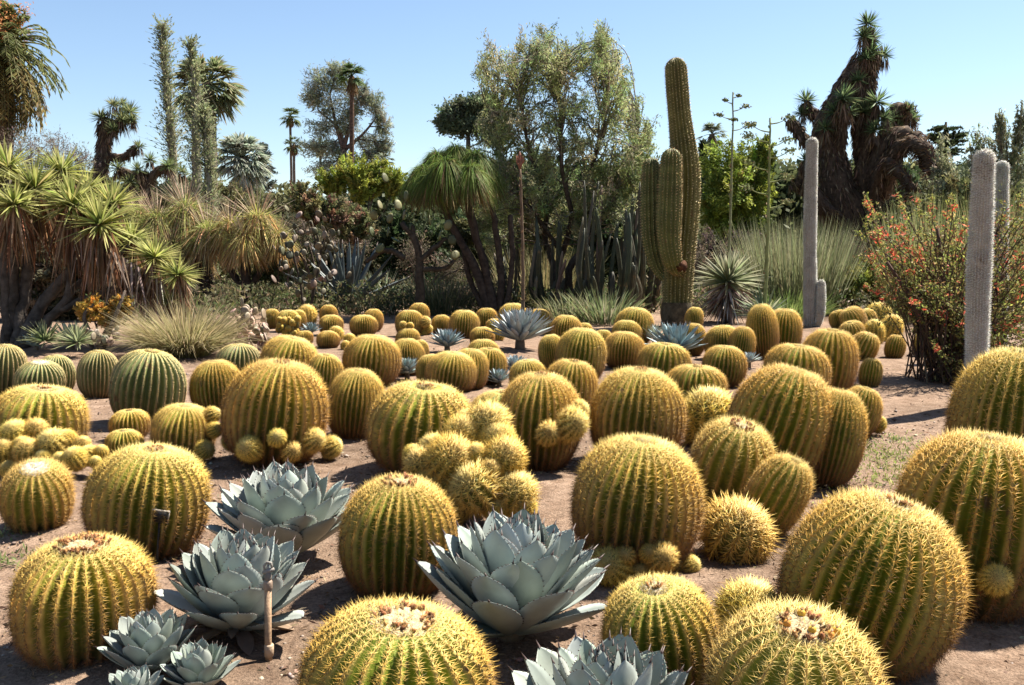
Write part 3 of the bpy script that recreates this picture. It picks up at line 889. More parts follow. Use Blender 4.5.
stalk_in(t_silver, at(523, 335, D_s + .2), at(520, 168, D_s + .2), .034, .02, (.17, .115, .075), (.22, .10, .07))
# --- the garden behind
# ------------------------------------------------------------------ backdrop plants
def dvec(az, el):
    return np.stack([np.cos(az) * np.cos(el), np.sin(az) * np.cos(el), np.sin(el)], -1)

def ball_dirs(n, el_lo=-90, el_hi=90):
    s0, s1 = math.sin(R(el_lo)), math.sin(R(el_hi))
    return dvec(rng.random(n) * 2 * math.pi, np.arcsin(rng.uniform(s0, s1, n)))

def head(mb, c, r, n=70, w=.10, droop=.15, cols=((.16, .22, .06),), el=(-40, 90), tip=None, segs=3, lvar=.15, axis=None):
    D = ball_dirs(n, *el)
    if axis is not None:
        q = Vector(axis).to_track_quat('Z', 'Y').to_matrix()
        D = D @ np.array(q).T
    P = np.asarray(c) + D * r * .06
    blades(mb, P, D, r * rng.uniform(1 - lvar * 2, 1.05, n), r * w, droop * rng.uniform(.5, 1.4, n), segs, pick(cols, n, .2), tip)

def skirt(mb, c, r, length, n=120, w=.05, cols=((.26, .17, .10), (.36, .26, .17), (.18, .11, .06)), spread=.35, top=.3):
    """dead leaves hanging round a stem"""
    a = rng.random(n) * 2 * math.pi
    P = np.asarray(c) + np.stack([np.cos(a) * r * .3, np.sin(a) * r * .3, top * r - rng.random(n) * length * .5], 1)
    D = np.stack([np.cos(a) * spread, np.sin(a) * spread, -np.ones(n)], 1) + rng.normal(0, .15, (n, 3))
    blades(mb, P, D, length * rng.uniform(.35, 1.0, n), r * w * rng.uniform(.6, 1.4, n), .1, 3, pick(cols, n, .25))

class Plant:
    """a thing standing at a base pixel, D metres ahead, built part by part in world space"""
    def __init__(s, name, label, cat, px, D, group=None, z=0.0):
        h_ = CAM_H / D
        b_ = (ST - h_ * CT) / (CT + h_ * ST)
        b = at(px, CY - F_PX * b_, D); b[2] = z
        s.base, s.D = b, D
        s.k = D / F_PX
        s.t = thing(name, label, cat, b, group)
        s.parts = {}
    def mb(s, part):
        return s.parts.setdefault(part, MB())
    def w(s, px, py, dd=0.0):
        return at(px, py, s.D + dd)
    def done(s, **mats):
        for n, b in s.parts.items():
            m, sm = {'trunk': (M_BARK, True), 'stem': (M_BARK, True), 'limbs': (M_BARK, True), 'dead_skirt': (M_DRY, False)}.get(n, (M_FOL, False))
            b.build(n, mats.get(n, m), s.t, sm)
        return s.t

def blob_crown(pl, blobs, attach, leaf=(.09, .04), cols=((.1, .13, .05),), twigs=40, per=60, twig_col=(.16, .13, .10), limb_r=.05, hang=0.0, part='crown', limb='limbs', depth=.8, spread=.5, shell=.45):
    """crown of twigs and leaves filling ellipsoids given by pixel centre and radii; returns nothing"""
    k = pl.k
    for (px, py, rx, ry, *dd) in blobs:
        c = pl.w(px, py, dd[0] if dd else 0)
        rad = np.array((rx * k, rx * k * depth, ry * k))
        a = min(attach, key=lambda q: np.linalg.norm(q - c) + max(0, q[2] - c[2]) * 2)
        mid = (a + c) / 2 + rng.normal(0, .06, 3) * np.linalg.norm(c - a)
        lp = curve([a, mid, c], 8)
        if limb_r: tube(pl.mb(limb), lp, np.linspace(limb_r, limb_r * .4, len(lp)), 6, twig_col)
        nt = max(6, int(twigs))
        st = lp[rng.integers(len(lp) // 2, len(lp), nt)]
        u = rdirs(nt) * (rng.uniform(shell, 1.05, nt) ** .6)[:, None]
        en = c + u * rad
        en[:, 2] = np.maximum(en[:, 2], .03)
        if limb_r: needles(pl.mb(limb), st, en - st, np.linalg.norm(en - st, axis=1), limb_r * .35, twig_col)
        q = rng.uniform(.35, 1.05, (nt, per))
        P = st[:, None] * (1 - q[..., None]) + en[:, None] * q[..., None]
        P = P + rng.normal(0, 1, P.shape) * (rad.min() * .16 * spread)
        if hang: P[..., 2] -= hang * rng.random((nt, per)) * rad[2]
        P = P.reshape(-1, 3)
        P[:, 2] = np.maximum(P[:, 2], .02)
        n = len(P)
        tc = np.repeat(pick(cols, nt, .22), per, 0) * (1 + rng.normal(0, .18, (n, 1)))
        D = np.repeat(unit(en - st), per, 0) + rng.normal(0, .7, (n, 3))
        if hang: D[:, 2] -= hang * 2
        leaves(pl.mb(part), P, leaf[0] * rng.uniform(.6, 1.4, n), leaf[1] * rng.uniform(.6, 1.3, n), np.clip(tc, 0, 1), D)

def shrub(name, label, px, D, blobs, cat='shrub', group=None, stems=5, stem_col=(.13, .10, .08), limb_r=None, **kw):
    pl = Plant(name, label, cat, px, D, group)
    k = pl.k
    at_ = [pl.base + np.array((rng.normal(0, .15), rng.normal(0, .15), .05)) for _ in range(3)]
    for i in range(stems):
        b = blobs[i % len(blobs)]
        c = pl.w(b[0], b[1]) + rng.normal(0, .15, 3)
        tube(pl.mb('stem'), curve([pl.base + rng.normal(0, .06, 3) * np.array((1, 1, 0)), (pl.base + c) / 2 + rng.normal(0, .12, 3), c], 8), np.linspace(.045, .02, 9), 5, stem_col)
        at_.append((pl.base + c) / 2)
    blob_crown(pl, blobs, at_, limb_r=limb_r or .018, twig_col=stem_col, limb='stem', **kw)
    return pl.done()

OLIVE = ((.13, .14, .055), (.17, .17, .08), (.10, .115, .05))
DARKG = ((.05, .075, .03), (.07, .09, .04), (.04, .055, .025))
GREYG = ((.17, .19, .11), (.22, .225, .14), (.13, .15, .09))

# ---- far trees
def fan_palm(px, py, rad, base_py, D, label, trunk_r, cols, skirt_len=0, group=None, cat='palm tree', n=26, trunk_col=(.20, .15, .11), px0=None, lo=-45):
    pl = Plant('fan_palm', label, cat, px0 or px, D, group)
    top = pl.w(px, py)
    b = pl.base.copy()
    path = curve([b, b * .5 + top * .5 + np.array((.15, 0, 0)), top], 14)
    tube(pl.mb('trunk'), path, np.linspace(trunk_r * 1.25, trunk_r, len(path)), 10, trunk_col, rough=.06)
    r = rad * pl.k
    D_ = ball_dirs(n, lo, 88)
    for d in D_:                                      # each frond: stalk and a fan of segments
        e = top + d * r * .55 + np.array((0, 0, -.06 * r))
        tube(pl.mb('crown'), [top, top + d * r * .3, e], [r * .02, r * .018, r * .012], 4, cols[0])
        sd_ = unit(np.cross(d, (0, 0, 1)))
        m = 16
        a = np.linspace(-1.35, 1.35, m)
        F = d * np.cos(a)[:, None] + sd_ * np.sin(a)[:, None] + rng.normal(0, .06, (m, 3))
        blades(pl.mb('crown'), np.tile(e, (m, 1)), F, r * .55 * rng.uniform(.8, 1.1, m), r * .075, .35, 3, pick(cols, m, .18))
    if skirt_len:
        L = skirt_len * pl.k
        skirt(pl.mb('dead_skirt'), top - np.array((0, 0, r * .1)), r * .5, L, 260, .14, ((.30, .19, .10), (.22, .14, .08), (.36, .26, .15)), .22, 0)
    return pl.done()

PALMC = ((.10, .135, .05), (.14, .17, .07), (.07, .095, .035))
G_FP = 'slender fan palms on the skyline'
fan_palm(290, 116, 12, 195, 90, 'tallest of the three thin skyline palms at left of the pine', .12, PALMC, 8, G_FP, trunk_col=(.14, .11, .09))
fan_palm(294, 144, 11, 195, 88, 'thin skyline palm just below the tallest one, left of the pine', .12, PALMC, 8, G_FP, px0=291, trunk_col=(.14, .11, .09))
fan_palm(320, 146, 11, 195, 86, 'thin skyline palm in front of the lower left of the pine', .12, PALMC, 8, G_FP, trunk_col=(.14, .11, .09))
fan_palm(352, 76, 17, 195, 64, 'tall brown-trunked fan palm standing in front of the pine crown', .15, ((.07, .11, .035), (.10, .14, .05)), 14, G_FP, trunk_col=(.13, .08, .055), px0=346)
fan_palm(208, 84, 36, 230, 46, 'big shaggy fan palm behind the tall spindly boojum trees', .3, ((.19, .22, .11), (.25, .26, .14), (.14, .17, .075), (.27, .23, .13)), 0, n=80, lo=-88)
fan_palm(241, 158, 30, 230, 40, 'pale blue-green fan palm right of the boojum trees', .35, ((.33, .36, .28), (.40, .42, .33), (.26, .29, .22)), 0, n=80, lo=-80)
fan_palm(712, 134, 16, 230, 66, 'small distant palm right of the saguaro top', .2, ((.13, .16, .10), (.18, .2, .13)), 14, n=24)
fan_palm(384, 160, 12, 230, 70, 'small distant palm behind the lime-green shrub', .2, ((.15, .18, .11), (.2, .22, .14)), 10, n=20)

# feather date palm, top left
pl = Plant('date_palm', 'huge feather palm with drooping fronds and orange fruit stalks, top left corner', 'palm tree', 0, 44)
top = pl.w(2, 44)
tube(pl.mb('trunk'), curve([pl.base, pl.base * .5 + top * .5, top], 12), np.linspace(.55, .42, 13), 12, (.16, .11, .08), rough=.08)
for i in range(310):
    el = R(rng.uniform(-75, 80)) if i < 210 else R(rng.uniform(-84, -40)); az = rng.random() * 6.283
    d = dvec(np.array(az), np.array(el))
    L = rng.uniform(3.0, 4.0)
    s = np.linspace(0, 1, 12)
    h = np.array((d[0], d[1], 0)); h = h / max(np.linalg.norm(h), 1e-6)
    pts = top + d * (L * s)[:, None]
    pts[:, 2] -= (.45 if el > -.2 else .25) * L * s ** 2
    pts -= h * (.25 * L * s ** 3)[:, None]
    tube(pl.mb('crown'), pts, np.linspace(.05, .015, 12), 4, (.20, .19, .08), cap=False)
    m = 44
    q = rng.uniform(.12, 1, m)
    P = np.stack([np.interp(q, s, pts[:, c]) for c in range(3)], 1)
    tg = unit(np.gradient(pts, axis=0)); T = np.stack([np.interp(q, s, tg[:, c]) for c in range(3)], 1)
    sd_ = unit(np.cross(T, (0, 0, 1.0))) * rng.choice([-1, 1], m)[:, None]
    old = el < R(-25)
    cols = ((.28, .22, .08), (.20, .16, .06), (.34, .26, .10), (.13, .09, .05)) if old else ((.13, .15, .05), (.17, .18, .065), (.10, .115, .04))
    blades(pl.mb('crown'), P, T * .9 + sd_ + np.array((0, 0, -.12)), .45 * (1.1 - q * .5), .065, .12, 2, pick(cols, m, .2))
for i in range(26):
    d = dvec(np.array(rng.random() * 6.28), np.array(R(rng.uniform(10, 75))))
    e = top + d * rng.uniform(1.2, 2.0)
    tube(pl.mb('fruit_stalk'), curve([top, top + d * .8, e - np.array((0, 0, .3))], 6), .03, 4, (.5, .2, .06))
    leaves(pl.mb('fruit_stalk'), e + rng.normal(0, .22, (60, 3)), .16, .05, pick([(.5, .2, .07), (.42, .15, .06), (.55, .28, .1)], 60))
pl.done()

# big pine on the skyline
pl = Plant('pine_tree', 'tall airy grey-green pine on the skyline behind the brown-trunked palm', 'tree', 345, 82)
k = pl.k
t0 = pl.base
j = pl.w(343, 150)
tr = curve([t0, pl.w(341, 180), j], 8); tube(pl.mb('trunk'), tr, np.linspace(.5, .36, len(tr)), 8, (.14, .10, .08))
att = []
for (a, b, c) in (((335, 120), (330, 95), .22), ((350, 125), (358, 100), .24), ((340, 130), (318, 110), .16), ((362, 135), (376, 118), .18)):
    p = curve([j, pl.w(*a), pl.w(*b)], 8); tube(pl.mb('trunk'), p, np.linspace(c, .07, len(p)), 6, (.13, .09, .075)); att += list(p[3:])
blob_crown(pl, [(318, 82, 17, 17, -.5), (335, 78, 20, 15, .8), (312, 98, 13, 14, .3), (330, 105, 22, 16), (352, 92, 18, 20, .5), (340, 68, 20, 7), (376, 108, 13, 18), (384, 125, 10, 16), (370, 142, 18, 14, .6), (322, 128, 18, 14), (312, 148, 14, 14, .5), (345, 125, 16, 14), (385, 147, 9, 12), (330, 150, 14, 12), (325, 170, 20, 12), (350, 165, 20, 14), (375, 160, 14, 12), (350, 110, 16, 16), (365, 95, 10, 16)],
           att, leaf=(.34, .07), cols=((.20, .23, .155), (.24, .26, .17), (.27, .275, .19)), twigs=52, per=26, limb_r=.07, spread=.9, twig_col=(.13, .10, .08))
pl.done()

pl = Plant('cedar_tree', 'dark flat-topped cedar far off on the right skyline', 'tree', 945, 110)
tp = curve([pl.base, pl.w(946, 122)], 6); tube(pl.mb('trunk'), tp, np.linspace(.5, .15, len(tp)), 6, (.10, .08, .06))
blob_crown(pl, [(945, 129, 16, 3), (955, 134, 14, 3), (935, 136, 13, 3), (948, 142, 18, 4), (946, 152, 22, 6), (948, 166, 26, 9)], list(tp), leaf=(.5, .16), cols=DARKG, twigs=40, per=24, limb_r=.08, depth=1)
pl.done()
pl = Plant('cedar_tree', 'blue-black conifer between the pale fan palm and the thin palms', 'tree', 262, 95)
tp = curve([pl.base, pl.w(263, 142)], 6); tube(pl.mb('trunk'), tp, np.linspace(.4, .1, len(tp)), 6, (.10, .08, .06))
blob_crown(pl, [(263, 147, 5, 4), (264, 154, 9, 4), (262, 161, 10, 5), (265, 170, 13, 6), (263, 184, 16, 9)], list(tp), leaf=(.45, .13), cols=((.06, .085, .075), (.08, .105, .09)), twigs=40, per=22, limb_r=.06, depth=1)
pl.done()
pl = Plant('cypress_tree', 'dark narrow cypress beside the saguaro and the small distant palm', 'tree', 703, 62)
tp = curve([pl.base, pl.w(703, 140)], 6); tube(pl.mb('trunk'), tp, np.linspace(.3, .08, len(tp)), 6, (.10, .08, .06))
blob_crown(pl, [(703, 148, 4, 9), (703, 160, 6, 12), (704, 178, 7, 14), (703, 198, 8, 14)], list(tp), leaf=(.3, .1), cols=((.035, .05, .025), (.05, .065, .03)), twigs=50, per=30, limb_r=.05, depth=1)
pl.done()
pl = Plant('dense_tree', 'dense dark round-topped tree behind the left of the big willowy tree', 'tree', 470, 52)
tp = curve([pl.base, pl.w(468, 125)], 8); tube(pl.mb('trunk'), tp, np.linspace(.35, .1, len(tp)), 6, (.12, .10, .08))
blob_crown(pl, [(455, 112, 18, 13), (475, 105, 20, 12), (488, 112, 16, 14), (448, 124, 14, 10), (470, 125, 22, 16), (495, 130, 14, 16)], list(tp[3:]), leaf=(.22, .10), cols=((.12, .15, .085), (.16, .18, .11), (.095, .115, .06)), twigs=80, per=50, limb_r=.05, spread=1.2)
pl.done()

# ---- willowy central tree
pl = Plant('willowy_tree', 'tall airy willow-like tree with grey-green drooping twigs and dark crooked trunks, centre', 'tree', 568, 25)
att = []
BK = (.085, .065, .05)
for pts, r0, r1 in ((((563, 312), (556, 275), (545, 235), (548, 200), (530, 150), (520, 90)), .11, .03), (((572, 312), (570, 270), (590, 235), (585, 190), (600, 140), (612, 70)), .12, .03),
                    (((566, 312), (560, 262), (572, 220), (562, 170), (560, 110), (556, 70)), .10, .03), (((560, 250), (535, 215), (505, 170), (495, 120)), .07, .025), (((585, 240), (610, 205), (632, 170), (640, 120)), .07, .025)):
    dd = rng.uniform(-.6, .6, len(pts)); dd[0] = 0
    p = curve([pl.w(x, y, q) for (x, y), q in zip(pts, dd)], 24, .02)
    p[0][2] = max(0, p[0][2] - .1) if pts[0][1] > 300 else p[0][2]
    tube(pl.mb('trunk'), p, np.linspace(r0, r1, len(p)), 8, BK); att += list(p[len(p) // 3:])
WC = ((.24, .275, .11), (.30, .32, .145), (.17, .205, .075), (.34, .33, .18))
env = [(490, 75, 10, 24, .3), (508, 80, 18, 26, .5), (528, 70, 18, 26), (552, 62, 14, 24), (545, 95, 22, 22, -.5), (600, 62, 10, 20), (614, 82, 14, 24, .3), (590, 95, 24, 22), (618, 112, 20, 20, -.4), (570, 120, 26, 22, .7), (520, 120, 24, 22), (500, 150, 20, 26, -.3), (545, 150, 28, 24, .4), (590, 150, 28, 26), (622, 150, 20, 26, .6), (630, 185, 18, 26), (575, 185, 26, 24, -.6), (530, 185, 24, 26), (500, 190, 18, 28, .2), (600, 195, 22, 22, .3), (485, 175, 14, 24), (640, 140, 12, 18), (490, 215, 16, 24), (615, 215, 20, 20), (575, 60, 14, 18), (495, 120, 16, 20), (640, 165, 14, 22), (560, 215, 26, 20), (540, 45, 8, 14), (603, 45, 6, 12)]
att = [q for q in att if q[2] > 1.6]
for i in range(680):
    bx, by, rx, ry = env[i % len(env)][:4]
    u = rdirs(1)[0] * rng.random() ** .4
    e = pl.w(bx + u[0] * rx * 1.3, by - u[2] * ry * 1.3, u[1] * 1.6 + rng.normal(0, .5))
    cand = [q for q in att if q[2] < e[2] + .3] or att
    dist = np.array([np.linalg.norm((q - e) * np.array((1, 1, .6))) for q in cand])
    a = cand[int(np.argsort(dist)[rng.integers(0, min(6, len(cand)))])]
    mid = (a + e) / 2 + np.array((0, 0, .25)) + rng.normal(0, .15, 3)
    tail = e + np.array((rng.normal(0, .15), rng.normal(0, .15), rng.uniform(-.2, .5)))
    p = curve([a, mid, e, tail], 18)
    tube(pl.mb('limbs'), p, np.linspace(.018, .004, len(p)), 4, pick([(.20, .17, .13), (.13, .11, .085), (.28, .24, .19)], 1)[0], cap=False)
    m = 105 if e[2] > 4.2 else 150
    q = rng.uniform(.3, 1.0, m) * (len(p) - 1)
    P = np.stack([np.interp(q, np.arange(len(p)), p[:, c]) for c in range(3)], 1)
    T = np.stack([np.interp(q, np.arange(len(p)), np.gradient(p[:, c])) for c in range(3)], 1)
    sp = rng.normal(0, .06, (m, 3)); sp[:, 2] -= np.abs(rng.normal(0, .07, m))
    base_c = pick(WC, 1, .2)[0]
    leaves(pl.mb('crown'), P + sp, rng.uniform(.07, .15, m), .026, jit(base_c, m, .2), unit(T) + rng.normal(0, .6, (m, 3)))
pl.done()

# ---- weeping nolina (centre left) and the grass-tree pair (left)
def nolina(px, D, label, trunks, heads, topc, skc, hr, n, droop, skirt_len, wid=.022, fuzz=None, el=(-20, 90), cat='nolina tree', group=None):
    pl = Plant('nolina_tree', label, cat, px, D, group)
    for pts, r0, r1 in trunks:
        p = curve([pl.w(x, y, rng.normal(0, .1)) for x, y in pts], 14, .01)
        tube(pl.mb('trunk'), p, np.linspace(r0, r1, len(p)) * .8, 9, (.065, .048, .038), rough=.08)
    for (hx, hy, hrad, dd) in heads:
        c = pl.w(hx, hy, dd); r = hrad * pl.k
        head(pl.mb('crown'), c, r, n, wid, droop, topc, el, None, 5, .22)
        if skirt_len:
            skirt(pl.mb('dead_skirt'), c - np.array((0, 0, r * .1)), r, r * skirt_len, n if n < 900 else n // 4, .03, skc, .6)
        if fuzz is not None:
            m = 70
            d = ball_dirs(m, 25, 85)
            blades(pl.mb('dry_flower_plumes'), c + d * r * .4, d, r * rng.uniform(.5, .95, m), r * .02, .1, 2, pick(fuzz, m, .2))
    return pl.done(dry_flower_plumes=M_DRY)

TAN = ((.52, .32, .14), (.58, .41, .20), (.38, .23, .11))
NG = ((.27, .31, .07), (.34, .35, .11), (.20, .24, .06), (.40, .35, .15))
FZ = ((.55, .42, .30), (.46, .34, .24), (.38, .30, .18))
G_NO = 'shaggy grass-headed nolinas on the left'
nolina(207, 27, 'shaggy nolina with several grassy heads over dark trunk, left of the golden single one', [(((207, 306), (208, 285), (198, 255)), .3, .22), (((207, 285), (172, 255), (168, 235)), .2, .15), (((198, 258), (212, 225)), .18, .14)],
       [(158, 222, 34, 0), (186, 212, 38, .4), (208, 234, 36, -.4), (170, 250, 28, -.3), (195, 252, 28, .2), (140, 215, 26, .5)], NG, TAN, 1, 620, .7, 1.0, wid=.015, fuzz=FZ, group=G_NO)
nolina(245, 26, 'golden shaggy nolina with pinkish plumes and forked dark trunk', [(((244, 308), (246, 290), (246, 255)), .22, .17), (((246, 292), (262, 268), (264, 245)), .13, .11), (((245, 292), (228, 265), (228, 245)), .12, .1)],
       [(230, 228, 32, .2), (258, 222, 38, 0), (278, 238, 26, -.3), (245, 240, 30, -.4)], ((.33, .33, .08), (.42, .37, .13), (.26, .28, .07), (.50, .38, .17)), ((.62, .34, .12), (.66, .44, .20), (.48, .27, .10)), 1, 620, .7, 1.0, wid=.015, fuzz=FZ, group=G_NO)
nolina(490, 23, 'dark weeping nolina dome of hanging leaves on many fanning trunks, left of centre', [(((490, 316), (476, 270), (450, 222), (440, 190)), .15, .11), (((494, 316), (484, 265), (470, 215), (468, 180)), .16, .11), (((488, 316), (470, 280), (462, 240)), .10, .08), (((500, 316), (500, 260), (492, 205)), .13, .09), (((505, 316), (512, 265), (510, 215)), .10, .08)],
       [(424, 172, 26, 0), (438, 158, 28, .3), (456, 152, 28, .2), (474, 158, 28, 0), (446, 166, 30, -.6), (415, 182, 20, -.2), (470, 172, 28, -.6), (488, 175, 24, .3), (430, 180, 26, -.5), (455, 160, 26, 1.0)], ((.10, .17, .025), (.15, .21, .035), (.065, .11, .02), (.18, .20, .05)), ((.30, .19, .08), (.20, .13, .06), (.13, .09, .045)), 1, 1300, 1.25, 1.3, wid=.018, el=(-10, 75))

# ---- rosette yucca tree at the left
pl = Plant('yucca_tree', 'large yellow-green yucca tree with leaning grey trunks and hanging dead leaves, far left', 'yucca', 22, 16)
YH = ((.22, .26, .055), (.29, .31, .075), (.155, .20, .045), (.36, .34, .13))
GB = (.10, .082, .068)
heads_ = [(35, 190, 42, 0), (8, 168, 38, .3), (72, 205, 40, -.3), (100, 225, 40, -.5), (62, 172, 34, .6), (112, 205, 34, .5), (155, 258, 30, -.2), (178, 275, 26, -.4), (132, 240, 28, .4), (14, 205, 32, -.6), (-20, 190, 40, 0), (88, 190, 30, 1.0), (170, 300, 16, -.5)]
for pts, r0, r1 in ((((8, 346), (12, 290), (14, 215)), .17, .12), (((16, 346), (26, 285), (34, 205)), .15, .11), (((20, 348), (45, 300), (80, 262), (98, 235)), .16, .1), (((24, 346), (50, 318), (70, 290), (70, 215)), .12, .09), (((70, 290), (110, 262), (128, 245)), .09, .07), (((60, 310), (110, 290), (152, 268)), .09, .07), (((-12, 346), (-16, 280), (-20, 200)), .15, .1), (((8, 340), (4, 250), (8, 180)), .12, .09), (((110, 290), (150, 290), (176, 282)), .06, .05)):
    p = curve([pl.w(x, y, rng.normal(0, .12)) for x, y in pts], 16, .012); p[:, 2] = np.maximum(p[:, 2], -.02)
    tube(pl.mb('trunk'), p, np.linspace(r0, r1, len(p)) * .72, 9, GB, rough=.1)
for hx, hy, hr, dd in heads_:
    c = pl.w(hx, hy, dd); r = hr * pl.k
    head(pl.mb('crown'), c, r * 1.02, 190, .058, .12, YH, (-28, 90), (.38, .36, .14), 3, .2)
    skirt(pl.mb('dead_skirt'), c - np.array((0, 0, r * .15)), r * .75, r * (1.5 if hy > 180 else 2.2), 150, .06, ((.34, .18, .09), (.24, .11, .055), (.42, .28, .18), (.16, .09, .05)), .2)
a = rng.random(420); b = rng.random(420)
P = np.stack([pl.w(80 + 85 * x, 232 + 50 * x, rng.normal(0, .3)) for x in a])
blades(pl.mb('dead_skirt'), P, np.stack([rng.normal(0, .2, 420), rng.normal(0, .2, 420), -np.ones(420)], 1), rng.uniform(.4, 1.0, 420), .035, .05, 3, pick([(.36, .27, .22), (.26, .18, .14), (.42, .34, .28), (.18, .11, .08)], 420, .2))
pl.done()

# ---- joshua trees
def shag(mb, path, r, n, cols, L=.28, w=.05, down=1.0):
    """dead leaves clothing a limb"""
    path = np.asarray(path)
    t, A, B = frames(path)
    i = rng.integers(0, len(path), n)
    rr = np.interp(i, np.arange(len(path)), np.broadcast_to(r, (len(path),)))
    a = rng.random(n) * 6.283
    N = A[i] * np.cos(a)[:, None] + B[i] * np.sin(a)[:, None]
    step = np.linalg.norm(path[1] - path[0])
    P = path[i] + N * (rr * .9)[:, None] + t[i] * (rng.random(n) * step)[:, None]
    D = N * .55 - t[i] * .8 + np.array((0, 0, -.5 * down)) + rng.normal(0, .25, (n, 3))
    blades(mb, P, D, L * rng.uniform(.6, 1.3, n), w, .15, 2, pick(cols, n, .28))

JB = ((.15, .10, .065), (.22, .15, .095), (.095, .06, .042), (.30, .21, .135))
def joshua(px, D, label, limbs, heads, hc, sc=1.0, group=None, shag_n=1.0, stubs=()):
    pl = Plant('joshua_tree', label, 'joshua tree', px, D, group)
    for pts, r0, r1 in limbs:
        r0, r1 = r0 * .88, r1 * .88
        P = [pl.w(q[0], q[1], q[2] if len(q) > 2 else 0) for q in pts]
        P[0][2] = max(P[0][2], 0)
        p = curve(P, 20, .02 * sc)
        rad = np.linspace(r0, r1, len(p))
        tube(pl.mb('trunk'), p, rad * .8, 10, (.10, .07, .05), rough=.1)
        L = np.linalg.norm(np.diff(p, axis=0), axis=1).sum()
        shag(pl.mb('dead_skirt'), p, rad * .8, int(260 * L * max(r0, .2) * 2.2 * shag_n / sc), JB, .24 * sc, .045 * sc)
    for hx, hy, hr, dd in heads:
        c = pl.w(hx, hy, dd); r = hr * pl.k
        head(pl.mb('crown'), c, r, 110, .09, .02, hc, (-30, 90), None, 2, .12)
        skirt(pl.mb('dead_skirt'), c - np.array((0, 0, r * .3)), r * .8, r * 1.1, 70, .08, JB, .35)
    return pl.done()
joshua(862, 32, 'giant dark shaggy joshua tree with drooping arms, right of centre',
       [(((860, 275), (848, 220), (830, 165), (828, 125), (845, 90), (858, 65)), .95, .42), (((870, 275), (872, 220), (868, 165), (862, 120), (866, 85), (872, 60)), .8, .3), (((862, 70), (870, 45), (868, 28)), .3, .16),
        (((868, 200), (878, 155, -.5), (895, 136, -.8), (918, 142, -1), (930, 170, -1)), .45, .34), (((870, 215), (882, 165, -1.2), (900, 172, -1.6), (912, 192, -1.8)), .3, .24), (((850, 190), (835, 140, .6), (815, 115, .8), (808, 108, .8)), .32, .2),
        (((860, 180), (868, 130, -.4), (878, 108, -.6)), .3, .2), (((868, 160), (890, 125, .5), (908, 122, .6)), .26, .2), (((840, 230), (812, 190, -.6), (795, 182, -.8)), .4, .32), (((830, 160), (805, 140, .4), (790, 120, .4)), .35, .25), (((885, 150), (905, 108, .8), (916, 122, .8)), .2, .16), (((880, 235), (890, 205, -1), (905, 200, -1.2)), .3, .25), (((838, 165), (843, 120, -.9), (843, 105, -1)), .3, .2), (((880, 200), (898, 150, -1.2), (922, 148, -1.8), (938, 178, -2.0)), .42, .34), (((850, 230), (815, 200, -1.0), (806, 165, -1.2)), .4, .3), (((872, 180), (892, 112, .3), (905, 112, .3)), .3, .22), (((875, 250), (905, 215, -1.4), (918, 215, -1.5)), .34, .26)],
       [(868, 24, 15, 0), (871, 38, 14, .2), (863, 36, 12, -.3), (871, 52, 15, -.2), (884, 55, 13, .3), (866, 58, 11, -.4), (806, 101, 14, .8), (843, 98, 18, -1), (835, 112, 14, -.8), (877, 102, 17, -.6), (864, 112, 13, -.5), (912, 119, 12, .6), (874, 130, 13, -.9), (802, 114, 11, .7), (884, 130, 11, -.7), (858, 80, 12, -.5), (848, 112, 12, -1.0), (825, 128, 12, -.8), (893, 118, 11, .2), (908, 110, 11, .3), (806, 160, 11, -1.2), (885, 118, 11, -.9), (897, 128, 10, .3)],
       ((.11, .16, .07), (.16, .21, .09), (.075, .11, .05)), 1.0)
joshua(104, 30, 'joshua tree with clustered spiky heads against the sky, left', [(((96, 240), (98, 190), (103, 150), (108, 118)), .42, .24), (((103, 155), (122, 158), (136, 148)), .2, .16), (((105, 140), (122, 118)), .22, .17), (((104, 145), (100, 125)), .2, .15)],
       [(113, 105, 10, 0), (101, 118, 12, -.2), (130, 112, 13, .2), (122, 120, 12, -.2), (113, 130, 10, -.4), (139, 147, 9, 0), (122, 104, 9, .4), (132, 120, 9, -.3)], ((.12, .15, .065), (.17, .2, .09), (.085, .11, .045), (.22, .22, .1)), .8)
joshua(150, 29, 'lower joshua tree with reddish stubs right of the clustered one', [(((146, 240), (146, 195), (144, 172)), .3, .2), (((146, 185), (160, 170), (168, 168)), .2, .16), (((145, 178), (125, 172), (120, 170)), .2, .14)],
       [(118, 168, 11, 0), (150, 160, 10, 0), (168, 166, 12, -.2), (138, 170, 10, -.3), (182, 172, 10, .2), (130, 182, 11, -.4)], ((.15, .18, .07), (.2, .22, .1), (.1, .13, .05)), .8)

